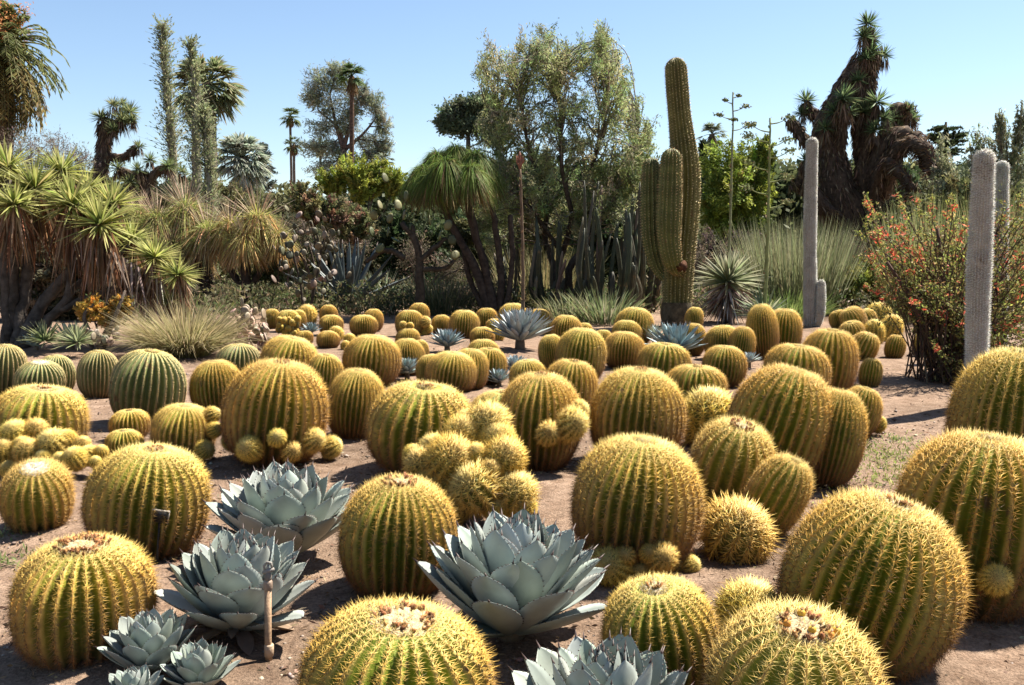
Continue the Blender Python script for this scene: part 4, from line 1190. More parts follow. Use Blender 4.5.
# ---- boojum trees
def boojum(pts, D, label, r0, fl):
    pl = Plant('boojum_tree', label, 'boojum tree', pts[0][0], D, 'boojum trees')
    p = curve([pl.w(x, y) for x, y in pts], 30, .02); p[0][2] = 0
    rad = np.linspace(r0, r0 * .3, len(p))
    tube(pl.mb('trunk'), p, rad, 8, (.30, .27, .20))
    n = 1300
    u = rng.random(n) ** 1.05
    i = u * (len(p) - 1)
    P = np.stack([np.interp(i, np.arange(len(p)), p[:, c]) for c in range(3)], 1)
    a = rng.random(n) * 6.283
    D_ = np.stack([np.cos(a), np.sin(a), rng.uniform(.2, 1.7, n)], 1)
    lobe = np.interp(u, np.linspace(0, 1, 22), rng.uniform(.55, 1.6, 22))
    L = lobe * fl * pl.k * (1.55 - .85 * u) * rng.uniform(.45, 1.25, n)
    needles(pl.mb('twigs'), P, D_, L, .022, (.24, .22, .15))
    D_ = unit(D_)
    for q in (.3, .6, .95):
        leaves(pl.mb('twigs'), P + D_ * (L * q)[:, None], .14, .045, pick([(.25, .28, .14), (.30, .31, .17), (.19, .22, .10)], n, .2), D_ + rng.normal(0, .5, (n, 3)))
    return pl.done(twigs=M_FOL)
boojum([(178, 260), (172, 150), (166, 80), (162, 26)], 33, 'tallest slim boojum tree with feathery twigs, left one', .2, 15)
boojum([(196, 260), (196, 150), (194, 90), (191, 42)], 32, 'slim boojum tree just right of the tallest, pinkish tip', .2, 14)
boojum([(210, 260), (210, 200), (207, 150), (203, 108)], 31, 'shortest boojum tree in front of the shaggy fan palm', .18, 13)

# ---- saguaro and woolly columns
def ribbed(pl, part, pts, rad, ribs, green, spcol, sp_len, sp_step, depth=.16, sw=.012, sides_dd=None, tip=True, dens=6, spine_mat=None, wob=.012):
    P = curve([np.asarray(q) for q in pts], 26)
    seg = np.linalg.norm(np.diff(P, axis=0), axis=1); s = np.concatenate([[0], np.cumsum(seg)])
    L = s[-1]
    r = np.interp(s, np.linspace(0, L, len(rad)), rad)
    r = r * (1 + np.interp(s, np.linspace(0, L, 16), rng.normal(0, wob, 16)))
    if tip:                                             # rounded top
        h = r[-1] * 1.1
        extra = np.linspace(0, 1, 8)[1:]
        d = unit(P[-1] - P[-2])
        P = np.vstack([P, P[-1] + d * (h * np.sin(extra * math.pi / 2))[:, None]])
        r = np.concatenate([r, r[-1] * np.maximum(np.cos(extra * math.pi / 2), .03)])
    mb = MB()
    tube(mb, P, r, ribs=ribs, depth=depth, col=np.asarray(green) * (1 + rng.normal(0, .12, (len(P), 1))))
    o = mb.build(part, M_SKIN, pl.t, True)
    t, A, B = frames(P)
    s = np.concatenate([[0], np.cumsum(np.linalg.norm(np.diff(P, axis=0), axis=1))])
    sm = MB()
    pos = []
    for k in range(ribs):
        q = np.arange(rng.random() * sp_step, s[-1], sp_step)
        pos.append(np.stack([q, np.full(len(q), k * 2 * math.pi / ribs)], 1))
    pos = np.concatenate(pos); n = len(pos)
    def ip(M):
        return np.stack([np.interp(pos[:, 0], s, M[:, c]) for c in range(3)], 1)
    ph = pos[:, 1]
    N = ip(A) * np.cos(ph)[:, None] + ip(B) * np.sin(ph)[:, None]
    base = ip(P) + N * np.interp(pos[:, 0], s, r)[:, None]
    for i in range(dens):
        needles(sm, base - N * .005, N + rng.normal(0, .65, (n, 3)) + ip(t) * .2, sp_len * rng.uniform(.5, 1.2, n), sw, pick(spcol, n, .15))
    so = sm.build('spines', spine_mat or M_SPINE, o)
    so.location = (0, 0, 0)
    return o

pl = Plant('saguaro_cactus', 'tall ribbed saguaro cactus with two upright arms on its left', 'cactus', 679, 20)
k = pl.k
SG = (.18, .175, .06); SS = [(.62, .52, .28), (.48, .38, .2), (.30, .24, .13)]
ribbed(pl, 'trunk', [pl.base + np.array((-.05, 0, 0)), pl.w(678, 270), pl.w(685, 180), pl.w(679, 110), pl.w(676, 70)], [.30, .34, .36, .33, .25, .24], 20, SG, SS, .045, .06, .3, .012, dens=4)
ribbed(pl, 'arm', [pl.w(680, 272, -.2), pl.w(673, 262, -.55), pl.w(669, 235, -.6), pl.w(670, 190, -.6), pl.w(671, 160, -.6)], [.12, .22, .26, .25, .22], 16, SG, SS, .045, .06, .3, .012, dens=4)
ribbed(pl, 'arm', [pl.w(676, 280, 0), pl.w(662, 272, .1), pl.w(653, 245, .1), pl.w(651, 205, .1), pl.w(651, 168, .1)], [.12, .2, .23, .23, .2], 15, (.15, .15, .055), SS, .045, .06, .3, .012, dens=4)
mb = MB(); lump(mb, pl.w(682, 266, -.62), .13, .08, .11, (.10, .045, .025), 10, 7, .2); mb.build('scar', M_BARK, pl.t, True)
mb = MB(); tube(mb, [pl.base + np.array((-.05, 0, -.02)), pl.base + np.array((-.05, 0, .3)), pl.base + np.array((-.05, 0, .55))], [.345, .36, .33], 22, (.085, .07, .045), rough=.06, cap=False); mb.build('bark_collar', M_BARK, pl.t, True)

WG = (.58, .56, .48); WS = [(.84, .82, .75), (.76, .74, .66), (.90, .88, .83)]
G_W = 'white woolly columnar cacti'
def woolly(px, D, pts, rad, label, dens=11):
    pl = Plant('columnar_cactus', label, 'cactus', px, D, G_W)
    P = [pl.w(x, y) for x, y in pts]; P[0] = pl.base.copy()
    ribbed(pl, 'column', P, rad, 24, WG, WS, .038, .026, .19, .0045 * D / 10, dens=dens, spine_mat=M_FLEECE, wob=.035)
    return pl
pl = woolly(811, 20, [(809, 330), (810, 240), (812, 144)], [.15, .125, .12, .11], 'slim white columnar cactus with a short pup at its foot, left of the pair')
ribbed(pl, 'pup', [pl.w(816, 326, -.1), pl.w(820, 312, -.15), pl.w(821, 284, -.15)], [.08, .10, .10, .08], 18, WG, WS, .04, .036, .19, .010, dens=9, spine_mat=M_FLEECE, wob=.03)
woolly(976, 9.6, [(976, 400), (978, 300), (981, 230), (984, 160)], [.105, .10, .108, .103, .098], 'thick white woolly columnar cactus at right in front of the red-flowered bush')
woolly(1000, 14, [(997, 355), (1000, 240), (1002, 168)], [.095, .095, .10, .088], 'thinner white woolly columnar cactus just behind the thick one at right')

# ---- yucca with stalk, agave stalk
pl = Plant('yucca', 'spiky yucca with green top, pale dead leaf skirt and tall thin flower stalk', 'yucca', 728, 21)
c = pl.w(728, 282); r = 40 * pl.k
p = curve([pl.base, c], 5); tube(pl.mb('trunk'), p, .16, 9, (.13, .09, .07))
head(pl.mb('crown'), c, r, 170, .075, .12, ((.17, .20, .10), (.23, .25, .14), (.12, .15, .07)), (-15, 90), (.36, .34, .24), 3, .12)
blades(pl.mb('dead_skirt'), np.tile(c, (300, 1)) - np.array((0, 0, 1)) * rng.random((300, 1)) * .35, ball_dirs(300, -80, -5), r * rng.uniform(.6, 1.0, 300), r * .06, .2, 3, pick([(.40, .33, .28), (.30, .22, .18), (.22, .14, .11), (.48, .42, .36)], 300, .2))
stalk_in_parts = [(.80, .5, .3), (.86, .38, 3.0), (.90, .36, 5.9), (.94, .25, 3.4), (.97, .18, .2), (.83, .3, 4.6)]
pl.done()
stalk_in(pl.t, c, pl.w(733, 92), .035, .016, (.30, .31, .17), None, [(u, L * .8, a) for u, L, a in stalk_in_parts])
pl = Plant('agave', 'low agave with a green stalk carrying flat side tufts, left of the white column', 'agave', 764, 19)
c = pl.base + np.array((0, 0, .3))
head(pl.mb('rosette'), c, .7, 60, .09, .05, ((.16, .19, .11), (.2, .23, .14)), (0, 90))
pl.done()
stalk_in(pl.t, c, pl.w(770, 118), .045, .018, (.27, .30, .12), None, [(u, .42, a) for u, a in ((.55, 0.2), (.62, 3.0), (.68, .1), (.74, 3.3), (.80, 6.1), (.86, .3), (.88, 3.0), (.93, 3.3), (.97, .1))])

# ---- dark columnar cactus thicket behind the saguaro
def thicket(px, D, label, stems):
    pl = Plant('columnar_cactus', label, 'cactus', px, D, 'dark branching columnar cacti')
    for (x0, x1, ytop, r) in stems:
        b = pl.w(x0, 0); b[2] = 0
        dd = rng.uniform(-.9, .9)
        b = b + np.array((0, dd * .5, 0))
        top = pl.w(x1, ytop, dd)
        mid = b * .55 + top * .45 + np.array(((x1 - x0) * pl.k * .5 + rng.normal(0, .12), rng.normal(0, .2), 0))
        p = curve([b, mid, top], 12)
        m = MB()
        g = pick([(.075, .08, .05), (.10, .10, .07), (.055, .06, .04), (.15, .13, .10)], 1, .15)[0]
        rad = np.full(len(p), r); rad[0] *= .9; rad[-1] *= .3; rad[-2] *= .85
        tube(m, p, rad, ribs=7, depth=.28, col=g)
        o = m.build('stem', M_SKIN, pl.t, True)
for (px, D, label, x0, x1, yt, n) in ((560, 24, 'thicket of dark thin columnar cactus stems under the willowy tree', 530, 585, (215, 290), 24), (610, 23, 'dense thicket of dark upright cactus stems left of the saguaro', 580, 640, (175, 280), 36), (645, 25, 'tall dark cactus stems directly behind the saguaro arms', 625, 668, (178, 270), 18), (508, 26, 'dark columnar cactus stems between the flower stalk and weeping nolina', 488, 520, (215, 290), 14)):
    st = []
    for i in range(n):
        x = rng.uniform(x0, x1)
        st.append((px + (x - px) * .55, x, rng.uniform(*yt), rng.uniform(.035, .07)))
    thicket(px, D, label, st)

# ---- opuntias
def pad(mb, c, r, nrm, up, col, th=.12):
    nrm = unit(np.asarray(nrm)); up = unit(np.asarray(up) - nrm * np.dot(up, nrm)); sd_ = np.cross(nrm, up)
    seg = 14; a = np.arange(seg) * 2 * math.pi / seg
    V = []
    for q, h in ((0, 1), (.6, .85), (1, 0), (.6, -.85), (0, -1)):
        for b in a:
            V.append(c + (sd_ * math.cos(b) * .8 + up * math.sin(b)) * r * q + nrm * h * r * th)
    i = np.arange(seg); j = (i + 1) % seg
    Q = np.concatenate([np.stack([k * seg + i, (k + 1) * seg + i, (k + 1) * seg + j, k * seg + j], 1) for k in range(4)])
    mb.add(np.array(V), quads=Q, col=col)

def opuntia(px, D, label, pads, cols, r, trunk=(), cat='prickly pear', rand=None, group=None):
    pl = Plant('prickly_pear', label, cat, px, D, group)
    for pts, r0, r1 in trunk:
        p = curve([pl.w(*q) for q in pts], 12, .01); p[:, 2] = np.maximum(p[:, 2], -.02)
        tube(pl.mb('trunk'), p, np.linspace(r0, r1, len(p)) * .55, 8, (.06, .048, .036), rough=.12)
    L = [(x, y, rr, rng.uniform(-.5, .5)) for x, y, rr in pads]
    if rand:
        for (bx, by, rx, ry, n) in rand:
            for _ in range(n):
                d = rng.normal(0, .5, 2); L.append((bx + d[0] * rx, by + d[1] * ry, r * rng.uniform(.7, 1.3), rng.normal(0, .4)))
    for x, y, rr, dd in L:
        c = pl.w(x, y, dd); c[2] = max(c[2], rr * pl.k * .6)
        pm = MB()
        pad(pm, c, rr * pl.k, rng.normal(0, 1, 3) * np.array((1, 1, .35)) + np.array((0, -.5, 0)), np.array((rng.normal(0, .5), rng.normal(0, .3), 1)), pick(cols, 1, .15)[0])
        pm.build('pad', M_SKIN, pl.t, True)
    return pl.done()
opuntia(305, 22.5, 'prickly pear shrub of many small pale grey pads, left of the big dark agave', [], ((.15, .13, .10), (.22, .18, .14), (.09, .085, .05), (.06, .06, .035)), 3.8, [(((305, 318), (300, 280), (290, 240)), .07, .04), (((308, 318), (318, 270), (325, 235)), .07, .04)], rand=[(290, 250, 18, 30, 24), (312, 232, 24, 24, 26), (325, 262, 20, 26, 22), (300, 280, 26, 22, 24)], group='prickly pears')
opuntia(420, 22, 'tree-like prickly pear with dark trunk and green pads, centre left', [(374, 215, 5.5), (380, 205, 5.5), (390, 218, 5.5), (398, 205, 5.5), (406, 196, 5.5), (404, 215, 5.5), (385, 178, 5.5), (388, 232, 5.5), (396, 240, 5.5), (412, 228, 5.5), (440, 235, 5.5), (448, 225, 5.5), (452, 240, 5.5), (430, 220, 5.5), (455, 255, 5.5), (446, 262, 5.5), (372, 232, 5.5), (380, 248, 5.5)], ((.10, .115, .045), (.14, .145, .06), (.08, .09, .04), (.2, .17, .09)), 8, [(((420, 320), (420, 280), (416, 245), (402, 222)), .22, .12), (((418, 262), (438, 245), (446, 238)), .12, .08), (((420, 270), (445, 268), (460, 255)), .12, .08), (((416, 248), (412, 225)), .12, .08), (((405, 258), (385, 250), (366, 262)), .14, .10)], group='prickly pears')
opuntia(248, 15.5, 'low pinkish prickly pear patch right of the fountain grass', [], ((.36, .25, .20), (.29, .22, .17), (.42, .33, .27), (.2, .17, .11)), 4.6, rand=[(252, 325, 14, 18, 36), (240, 335, 12, 14, 20), (262, 335, 11, 16, 20), (246, 316, 10, 12, 14), (268, 345, 8, 8, 8)], group='prickly pears')
opuntia(118, 14.5, 'small pale pinkish prickly pear behind the green barrels', [], ((.26, .2, .17), (.2, .17, .13), (.3, .25, .21)), 4, rand=[(100, 335, 9, 9, 14), (112, 338, 9, 8, 12)], group='prickly pears')

# ---- grasses and low plants
def tuft(name, label, px, D, hpx, spread, n, w, cols, cat='grass clump', group=None, droop=.35, tip=None, rad=.25, lean=.6):
    pl = Plant(name, label, cat, px, D, group)
    a = rng.random(n) * 6.283; q = np.sqrt(rng.random(n))
    P = pl.base + np.stack([np.cos(a) * q * rad, np.sin(a) * q * rad, np.zeros(n)], 1)
    D_ = np.stack([np.cos(a) * q * spread, np.sin(a) * q * spread, np.ones(n)], 1) + rng.normal(0, .12, (n, 3))
    blades(pl.mb('blades'), P, D_, hpx * pl.k * rng.uniform(.55, 1.1, n), w, droop * rng.uniform(.4, 1.6, n), 4, pick(cols, n, .2), tip)
    return pl.done()
FG = ((.26, .24, .09), (.32, .28, .13), (.20, .20, .07), (.36, .30, .16))
tuft('fountain_grass', 'big olive fountain grass clump behind the smooth green barrel', 186, 14.4, 82, 1.15, 2400, .013, FG, tip=(.34, .27, .16), rad=.35)
tuft('grass_clump', 'green grass clump at the foot of the white columnar cactus', 788, 22.5, 42, .7, 900, .016, ((.13, .18, .05), (.18, .22, .07), (.10, .14, .04)), rad=.8)
tuft('grass_clump', 'tall green strappy clump between the silver agave and rosy-topped barrel', 605, 21, 48, .7, 420, .03, ((.14, .18, .075), (.2, .22, .1), (.26, .25, .15)), rad=.6)
tuft('grass_clump', 'olive grassy clump behind the small barrels right of the flower stalk', 572, 21.5, 42, .7, 420, .022, ((.17, .18, .08), (.24, .22, .12), (.12, .13, .06)), rad=.6)
tuft('grass_clump', 'dry olive grass clump under the tree-like prickly pear', 440, 24, 66, .55, 500, .02, ((.12, .13, .06), (.2, .18, .10), (.09, .10, .045)), rad=.7)
tuft('sage_brush', 'pale sage feathery upright bush behind the white columnar cactus', 795, 24.5, 98, .3, 3000, .014, ((.21, .22, .11), (.28, .275, .16), (.15, .165, .08)), cat='shrub', droop=.08, rad=1.15)
tuft('sage_brush', 'tall feathery grey-green brush on the right skyline behind the red bush', 960, 22, 125, .14, 2200, .02, ((.22, .24, .09), (.30, .29, .14), (.16, .18, .07)), cat='shrub', droop=.06, rad=1.6)
tuft('dry_brush', 'dry straw-coloured brush under the willowy tree', 540, 27, 72, .5, 900, .022, ((.26, .22, .10), (.32, .28, .15), (.18, .16, .07)), cat='shrub', droop=.15, rad=1.2)
tuft('dasylirion', 'pale spiky sphere-headed plant above the tree-like prickly pear', 382, 29, 40, 2.0, 700, .035, ((.24, .28, .19), (.3, .33, .24), (.19, .22, .14)), cat='desert spoon', droop=.02, rad=.2)
for lab, x, D, r, cols in (('small dark yucca rosette in shade below the yucca tree', 46, 14.6, 26, ((.10, .14, .055), (.15, .19, .08))), ('small bright-edged yucca rosette right of the dark one', 78, 14.3, 26, ((.17, .21, .1), (.26, .29, .16)))):
    pl = Plant('yucca', lab, 'yucca', x, D)
    head(pl.mb('crown'), pl.base + np.array((0, 0, .22)), r * pl.k, 120, .07, .1, cols, (-5, 90), (.3, .3, .16), 3)
    pl.done()

# ---- shrubs
shrub('chuparosa_bush', 'wide twiggy bush with small red flowers behind the thick white column', 950, 11.8, [(922, 262, 36, 40, .6), (900, 300, 34, 38), (940, 310, 40, 44, -.2), (985, 270, 44, 54, .8), (1010, 320, 40, 50), (960, 355, 40, 30, -.3), (1035, 270, 40, 60, .4), (1000, 370, 30, 26), (945, 235, 34, 30, .5), (1000, 225, 40, 34, .4), (890, 270, 26, 34, .6), (1045, 340, 30, 40)], stems=12, stem_col=(.10, .06, .045),
      leaf=(.05, .022), cols=((.15, .15, .05), (.20, .18, .06), (.10, .11, .04), (.26, .18, .07)), twigs=30, per=24, spread=1.5)
pl_obj = [o for o in bpy.data.objects if o.name == 'chuparosa_bush'][0]
fm = MB()
n = 1500
src = [(922, 245, 34, 30, .5), (905, 280, 30, 30, 0), (985, 240, 44, 36, .8), (1030, 240, 34, 40, .4), (940, 300, 44, 44, -.3), (1005, 300, 40, 44, -.2)]
for (bx, by, rx, ry, dd) in src:
    u = rdirs(190)
    u = u * rng.uniform(.7, 1.15, (190, 1))
    c = at(bx, by, 11.8 + dd)
    P = c + u * np.array((rx, rx * .8, ry)) * 11.8 / F_PX
    cl = np.repeat(P[:95], 2, 0) + rng.normal(0, .02, (190, 3))
    cl = cl[:70]
    leaves(fm, cl, .06, .022, pick([(.50, .09, .06), (.42, .12, .08), (.55, .18, .10)], 70, .2))
wm = MB()
base = np.array(pl_obj.location)
for i in range(260):
    px_, py_ = rng.uniform(868, 1060), rng.uniform(205, 375)
    if px_ < 915 and py_ > 300: continue
    e = at(px_, py_, 11.8 + rng.uniform(-.9, 1.0))
    m_ = (base + e) / 2 + np.array((0, 0, .25)) + rng.normal(0, .15, 3)
    st_ = base + np.array(((e[0] - base[0]) * .35 + rng.normal(0, .1), rng.normal(0, .25), 0))
    p = curve([st_, m_ * .7 + st_ * .3, m_, e + rng.normal(0, .05, 3), e + unit(e - m_) * .22 - np.array((0, 0, .03))], 20)
    p[:, 2] = np.maximum(p[:, 2], 0)
    tube(wm, p, np.linspace(.011, .003, len(p)), 4, pick([(.12, .07, .05), (.16, .11, .07), (.08, .05, .04)], 1)[0], cap=False)
    q = rng.uniform(.45, 1.0, 60) * (len(p) - 1)
    P = np.stack([np.interp(q, np.arange(len(p)), p[:, c]) for c in range(3)], 1) + rng.normal(0, .02, (60, 3))
    leaves(wm, P, .05, .022, pick([(.22, .25, .06), (.30, .30, .08), (.15, .18, .05), (.33, .25, .09)], 60, .2))
    if rng.random() < .45:
        q = rng.uniform(.72, 1.0, 16) * (len(p) - 1)
        P = np.stack([np.interp(q, np.arange(len(p)), p[:, c]) for c in range(3)], 1) + rng.normal(0, .025, (16, 3))
        leaves(fm, P, .07, .024, pick([(.60, .10, .06), (.52, .14, .08), (.66, .2, .12)], 16, .2))
wm.build('wands', M_FOL, pl_obj)
fo = fm.build('flowers', M_FOL, pl_obj)
shrub('willow_bush', 'bright green bushy tree right of the saguaro', 738, 31, [(722, 165, 24, 28), (748, 158, 24, 26, .5), (735, 190, 32, 30, -.5), (760, 190, 20, 30), (715, 205, 18, 26), (745, 225, 34, 24), (765, 150, 12, 18)], cat='tree', stems=6, leaf=(.15, .05), cols=((.22, .27, .04), (.28, .32, .06), (.16, .20, .035)), twigs=60, per=70, limb_r=.03, hang=.2)
shrub('lime_shrub', 'lime-green rounded shrub under the pine on the skyline', 360, 40, [(330, 180, 18, 12), (355, 168, 22, 16), (378, 172, 18, 14, .5), (365, 185, 26, 14), (395, 180, 14, 12)], stems=4, leaf=(.16, .07), cols=((.22, .25, .04), (.28, .30, .06), (.16, .19, .035)), twigs=60, per=60)
shrub('bare_shrub', 'grey leafless twiggy shrub below the feather palm', 45, 29, [(20, 150, 30, 26), (55, 150, 28, 22), (80, 165, 20, 22), (35, 180, 40, 26), (75, 190, 24, 22)], stems=8, leaf=(.10, .02), cols=((.17, .13, .11), (.13, .12, .08), (.22, .18, .15)), twigs=110, per=24, limb_r=.022)
shrub('orange_bush', 'small orange-flowered bush under the yucca tree', 98, 15.2, [(92, 310, 18, 14), (110, 318, 16, 12), (122, 305, 12, 12)], stems=4, leaf=(.05, .035), cols=((.60, .32, .06), (.55, .36, .09), (.38, .28, .08)), twigs=70, per=50)
shrub('yellow_bush', 'yellow-green low bush between the white column and the red-flowered bush', 862, 24, [(850, 285, 18, 18), (868, 278, 20, 18, .4), (885, 292, 18, 18), (840, 295, 12, 14)], stems=4, leaf=(.10, .05), cols=((.24, .24, .05), (.3, .25, .07), (.15, .18, .05)), twigs=60, per=50)
shrub('grey_tree', 'sparse grey-twigged tree at the right edge behind the woolly columns', 1005, 27, [(1000, 150, 20, 32), (1020, 145, 20, 36), (985, 175, 22, 30), (1015, 185, 24, 34), (965, 185, 18, 30), (1000, 125, 6, 18), (975, 150, 10, 28), (940, 165, 12, 34), (1022, 120, 8, 18)], cat='tree', stems=8, leaf=(.12, .035), cols=((.3, .31, .18), (.36, .35, .22), (.24, .26, .14)), twigs=60, per=30, limb_r=.025)
shrub('reddish_shrub', 'olive shrub with reddish-brown tips behind the prickly pears', 330, 27, [(315, 205, 24, 18), (340, 212, 24, 18), (300, 195, 14, 16), (355, 225, 22, 18)], stems=4, leaf=(.12, .06), cols=((.14, .15, .06), (.24, .14, .09), (.18, .17, .08)), twigs=60, per=55)
shrub('purple_twig_shrub', 'dark purplish twiggy shrub right of the spiky yucca', 755, 27, [(740, 250, 26, 24), (765, 255, 22, 24), (705, 250, 14, 30)], stems=5, leaf=(.12, .03), cols=((.13, .09, .08), (.09, .07, .06), (.12, .11, .06)), twigs=90, per=30)
for lab, px, D, bl in (('dead brown twig tangle behind the grey prickly pear', 320, 29, [(300, 225, 26, 26), (335, 235, 26, 28), (360, 250, 20, 26)]), ('leafless dark tangle between the tree-like prickly pear and weeping nolina', 425, 27, [(415, 255, 26, 30), (450, 270, 24, 28)]),
                      ('dry twig tangle below the bright green tree', 715, 26, [(700, 265, 22, 28), (745, 270, 28, 24)]), ('tangled dry stems in front of the joshua tree foot', 868, 29, [(850, 250, 26, 26), (890, 245, 28, 30), (905, 225, 20, 26)])):
    shrub('bare_shrub', lab, px, D, bl, stems=9, leaf=(.09, .02), cols=((.15, .11, .08), (.22, .17, .12), (.10, .10, .05)), twigs=130, per=14, limb_r=.02, shell=.2)
for (lab, px, D, bl, cols) in (
    ('dark evergreen shrub behind the golden nolina', 285, 33, [(270, 250, 30, 36), (295, 240, 26, 30), (262, 285, 26, 24)], DARKG),
    ('olive shrub filling the gap behind the big dark agave', 350, 31, [(335, 255, 30, 34), (365, 245, 26, 34), (350, 285, 34, 26)], ((.08, .085, .04), (.12, .11, .055), (.06, .06, .03))),
    ('dark bush behind the tree-like prickly pear', 410, 30, [(395, 240, 28, 36), (425, 245, 28, 38), (410, 280, 34, 26)], DARKG),
    ('olive bush behind the weeping nolina trunks', 470, 33, [(455, 250, 30, 40), (490, 255, 30, 36), (475, 225, 28, 30)], OLIVE),
    ('golden dry bush behind the flower stalk', 535, 34, [(520, 255, 26, 36), (550, 250, 28, 40), (535, 225, 30, 26)], ((.24, .20, .07), (.18, .16, .06), (.12, .12, .05))),
    ('dark green bush behind the dense cactus thicket', 600, 33, [(580, 250, 30, 44), (615, 245, 30, 44), (598, 215, 34, 30)], DARKG),
    ('dark bush between the saguaro and the bright green tree', 668, 34, [(645, 230, 26, 50), (675, 225, 24, 50), (690, 260, 26, 40), (650, 180, 22, 30)], ((.06, .075, .035), (.09, .105, .05))),
    ('dark olive bush under the bright green tree', 730, 29.5, [(705, 270, 24, 28), (745, 275, 34, 24), (775, 260, 24, 34)], ((.07, .075, .035), (.10, .09, .05), (.13, .12, .07))),
    ('dark bush around the foot of the giant joshua tree', 850, 34, [(820, 240, 30, 40), (860, 250, 34, 40), (895, 240, 32, 44), (925, 215, 26, 34)], ((.06, .07, .03), (.09, .095, .045), (.12, .11, .05))),
    ('olive bush on the right behind the red-flowered bush', 960, 26, [(930, 225, 34, 44), (965, 215, 34, 46), (1000, 235, 34, 50), (1040, 225, 34, 60)], ((.12, .13, .05), (.17, .16, .07), (.09, .10, .04))),
    ('brown-green bush behind the nolinas', 180, 33, [(140, 250, 34, 40), (180, 255, 34, 40), (218, 250, 30, 36), (150, 215, 28, 30), (228, 205, 30, 26)], ((.13, .12, .05), (.17, .15, .07), (.09, .09, .04))),
    ('dark shrub behind the yucca tree trunks', 50, 22, [(20, 260, 40, 50), (70, 270, 40, 50), (115, 280, 34, 40), (-20, 250, 40, 60), (40, 310, 50, 26)], ((.06, .06, .03), (.10, .085, .05), (.14, .11, .07)))):
    shrub('dense_shrub', lab, px, D, bl, group='dense shrubs filling the back of the garden', stems=4, leaf=(.15, .07), cols=cols, twigs=90, per=80, shell=.15)

# undergrowth: low leafy mass that closes the ground between the taller plants
mb = MB()
for i in range(420):
    x = rng.uniform(120, 1000)
    D = rng.uniform(23.2, 34)
    if x < 240: D = rng.uniform(20, 32)
    c = at(x, 260, D); h = rng.uniform(.25, .9)
    m = 150
    u = rng.normal(0, .38, (m, 3)) * np.array((1.1, 1.0, 0))
    P = np.array((c[0], c[1], 0)) + u
    P[:, 2] = h * rng.random(m) ** .7
    cc = [(.06, .07, .03), (.10, .10, .045), (.15, .13, .07), (.09, .11, .04), (.2, .16, .1)][rng.integers(5)]
    leaves(mb, P, rng.uniform(.06, .2, m), rng.uniform(.03, .07, m), jit(cc, m, .25), rng.normal(0, .6, (m, 3)) + np.array((0, 0, .7)))
tag(mb.build('undergrowth', M_FOL), 'low dark undergrowth closing the ground behind the back row of barrels', 'undergrowth', kind='stuff')

# far wood: one unbroken mass behind the garden
mb = MB()
for x in np.concatenate([np.arange(-900, -60, 40), np.arange(-60, 1100, 22), np.arange(1100, 1900, 40)]):
    yt = np.interp(x, [0, 100, 200, 300, 400, 500, 700, 800, 900, 1024], [165, 170, 180, 190, 185, 150, 165, 150, 155, 160]) + rng.normal(0, 5)
    D = rng.uniform(42, 56)
    c = at(x, (yt + 250) / 2, D)
    h = c[2]
    n = 2600
    u = rdirs(n) * (rng.random(n) ** .4)[:, None]
    P = c + u * np.array((1.7, 2.0, at(x, yt, D)[2] - c[2]))
    P[:, 2] -= rng.random(n) * .5
    q = rng.random(1100)
    P2 = np.stack([c[0] + rng.normal(0, 1.0, 1100), c[1] + rng.normal(0, 1, 1100), q * h], 1)
    P = np.vstack([P, P2]); n = len(P)
    leaves(mb, P, .42, .22, np.clip(np.asarray(DARKG[rng.integers(3)] if rng.random() < .5 else OLIVE[rng.integers(3)]) * (1 + rng.normal(0, .2, (n, 1))), 0, 1))
tag(mb.build('far_wood', M_FOL), 'dark unbroken mass of garden woodland behind the planted bed', 'woodland', kind='stuff')

# ------------------------------------------------------------------ small man-made things
pl = Plant('plant_label_stake', 'small black plant sign on a thin metal stake in front of the tall domed barrel', 'sign', 157, 4.72)
tube(pl.mb('stake'), [pl.base, pl.w(158, 545), pl.w(160, 516)], .007, 6, (.02, .02, .02))
c = pl.w(161, 516); c[1] -= .012
ux = unit(np.array((1, .25, -.22))); uz = unit(np.array((.15, -.25, 1))); uz = unit(uz - ux * np.dot(ux, uz)); un = np.cross(ux, uz)
def slab(mb, c, ux, uz, un, w, h, t, col):
    V = [c + ux * w * a + uz * h * b + un * t * d for d in (-1, 1) for b in (-1, 1) for a in (-1, 1)]
    mb.add(V, quads=[(0, 1, 3, 2), (4, 6, 7, 5), (0, 4, 5, 1), (2, 3, 7, 6), (0, 2, 6, 4), (1, 5, 7, 3)], col=col)
slab(pl.mb('plate'), c, ux, uz, un, .041, .036, .004, (.018, .017, .016))
for (a, b, w, h) in ((0, .038, .045, .003), (.043, 0, .003, .036)):  # pale strips on top and right only: the plate's sunlit edge, painted as colour
    slab(pl.mb('plate_rim'), c + ux * a + uz * b, ux, uz, un, w, h, .006, (.42, .36, .28))
pl.done(stake=M_HARD, plate=M_HARD, plate_rim=M_HARD)

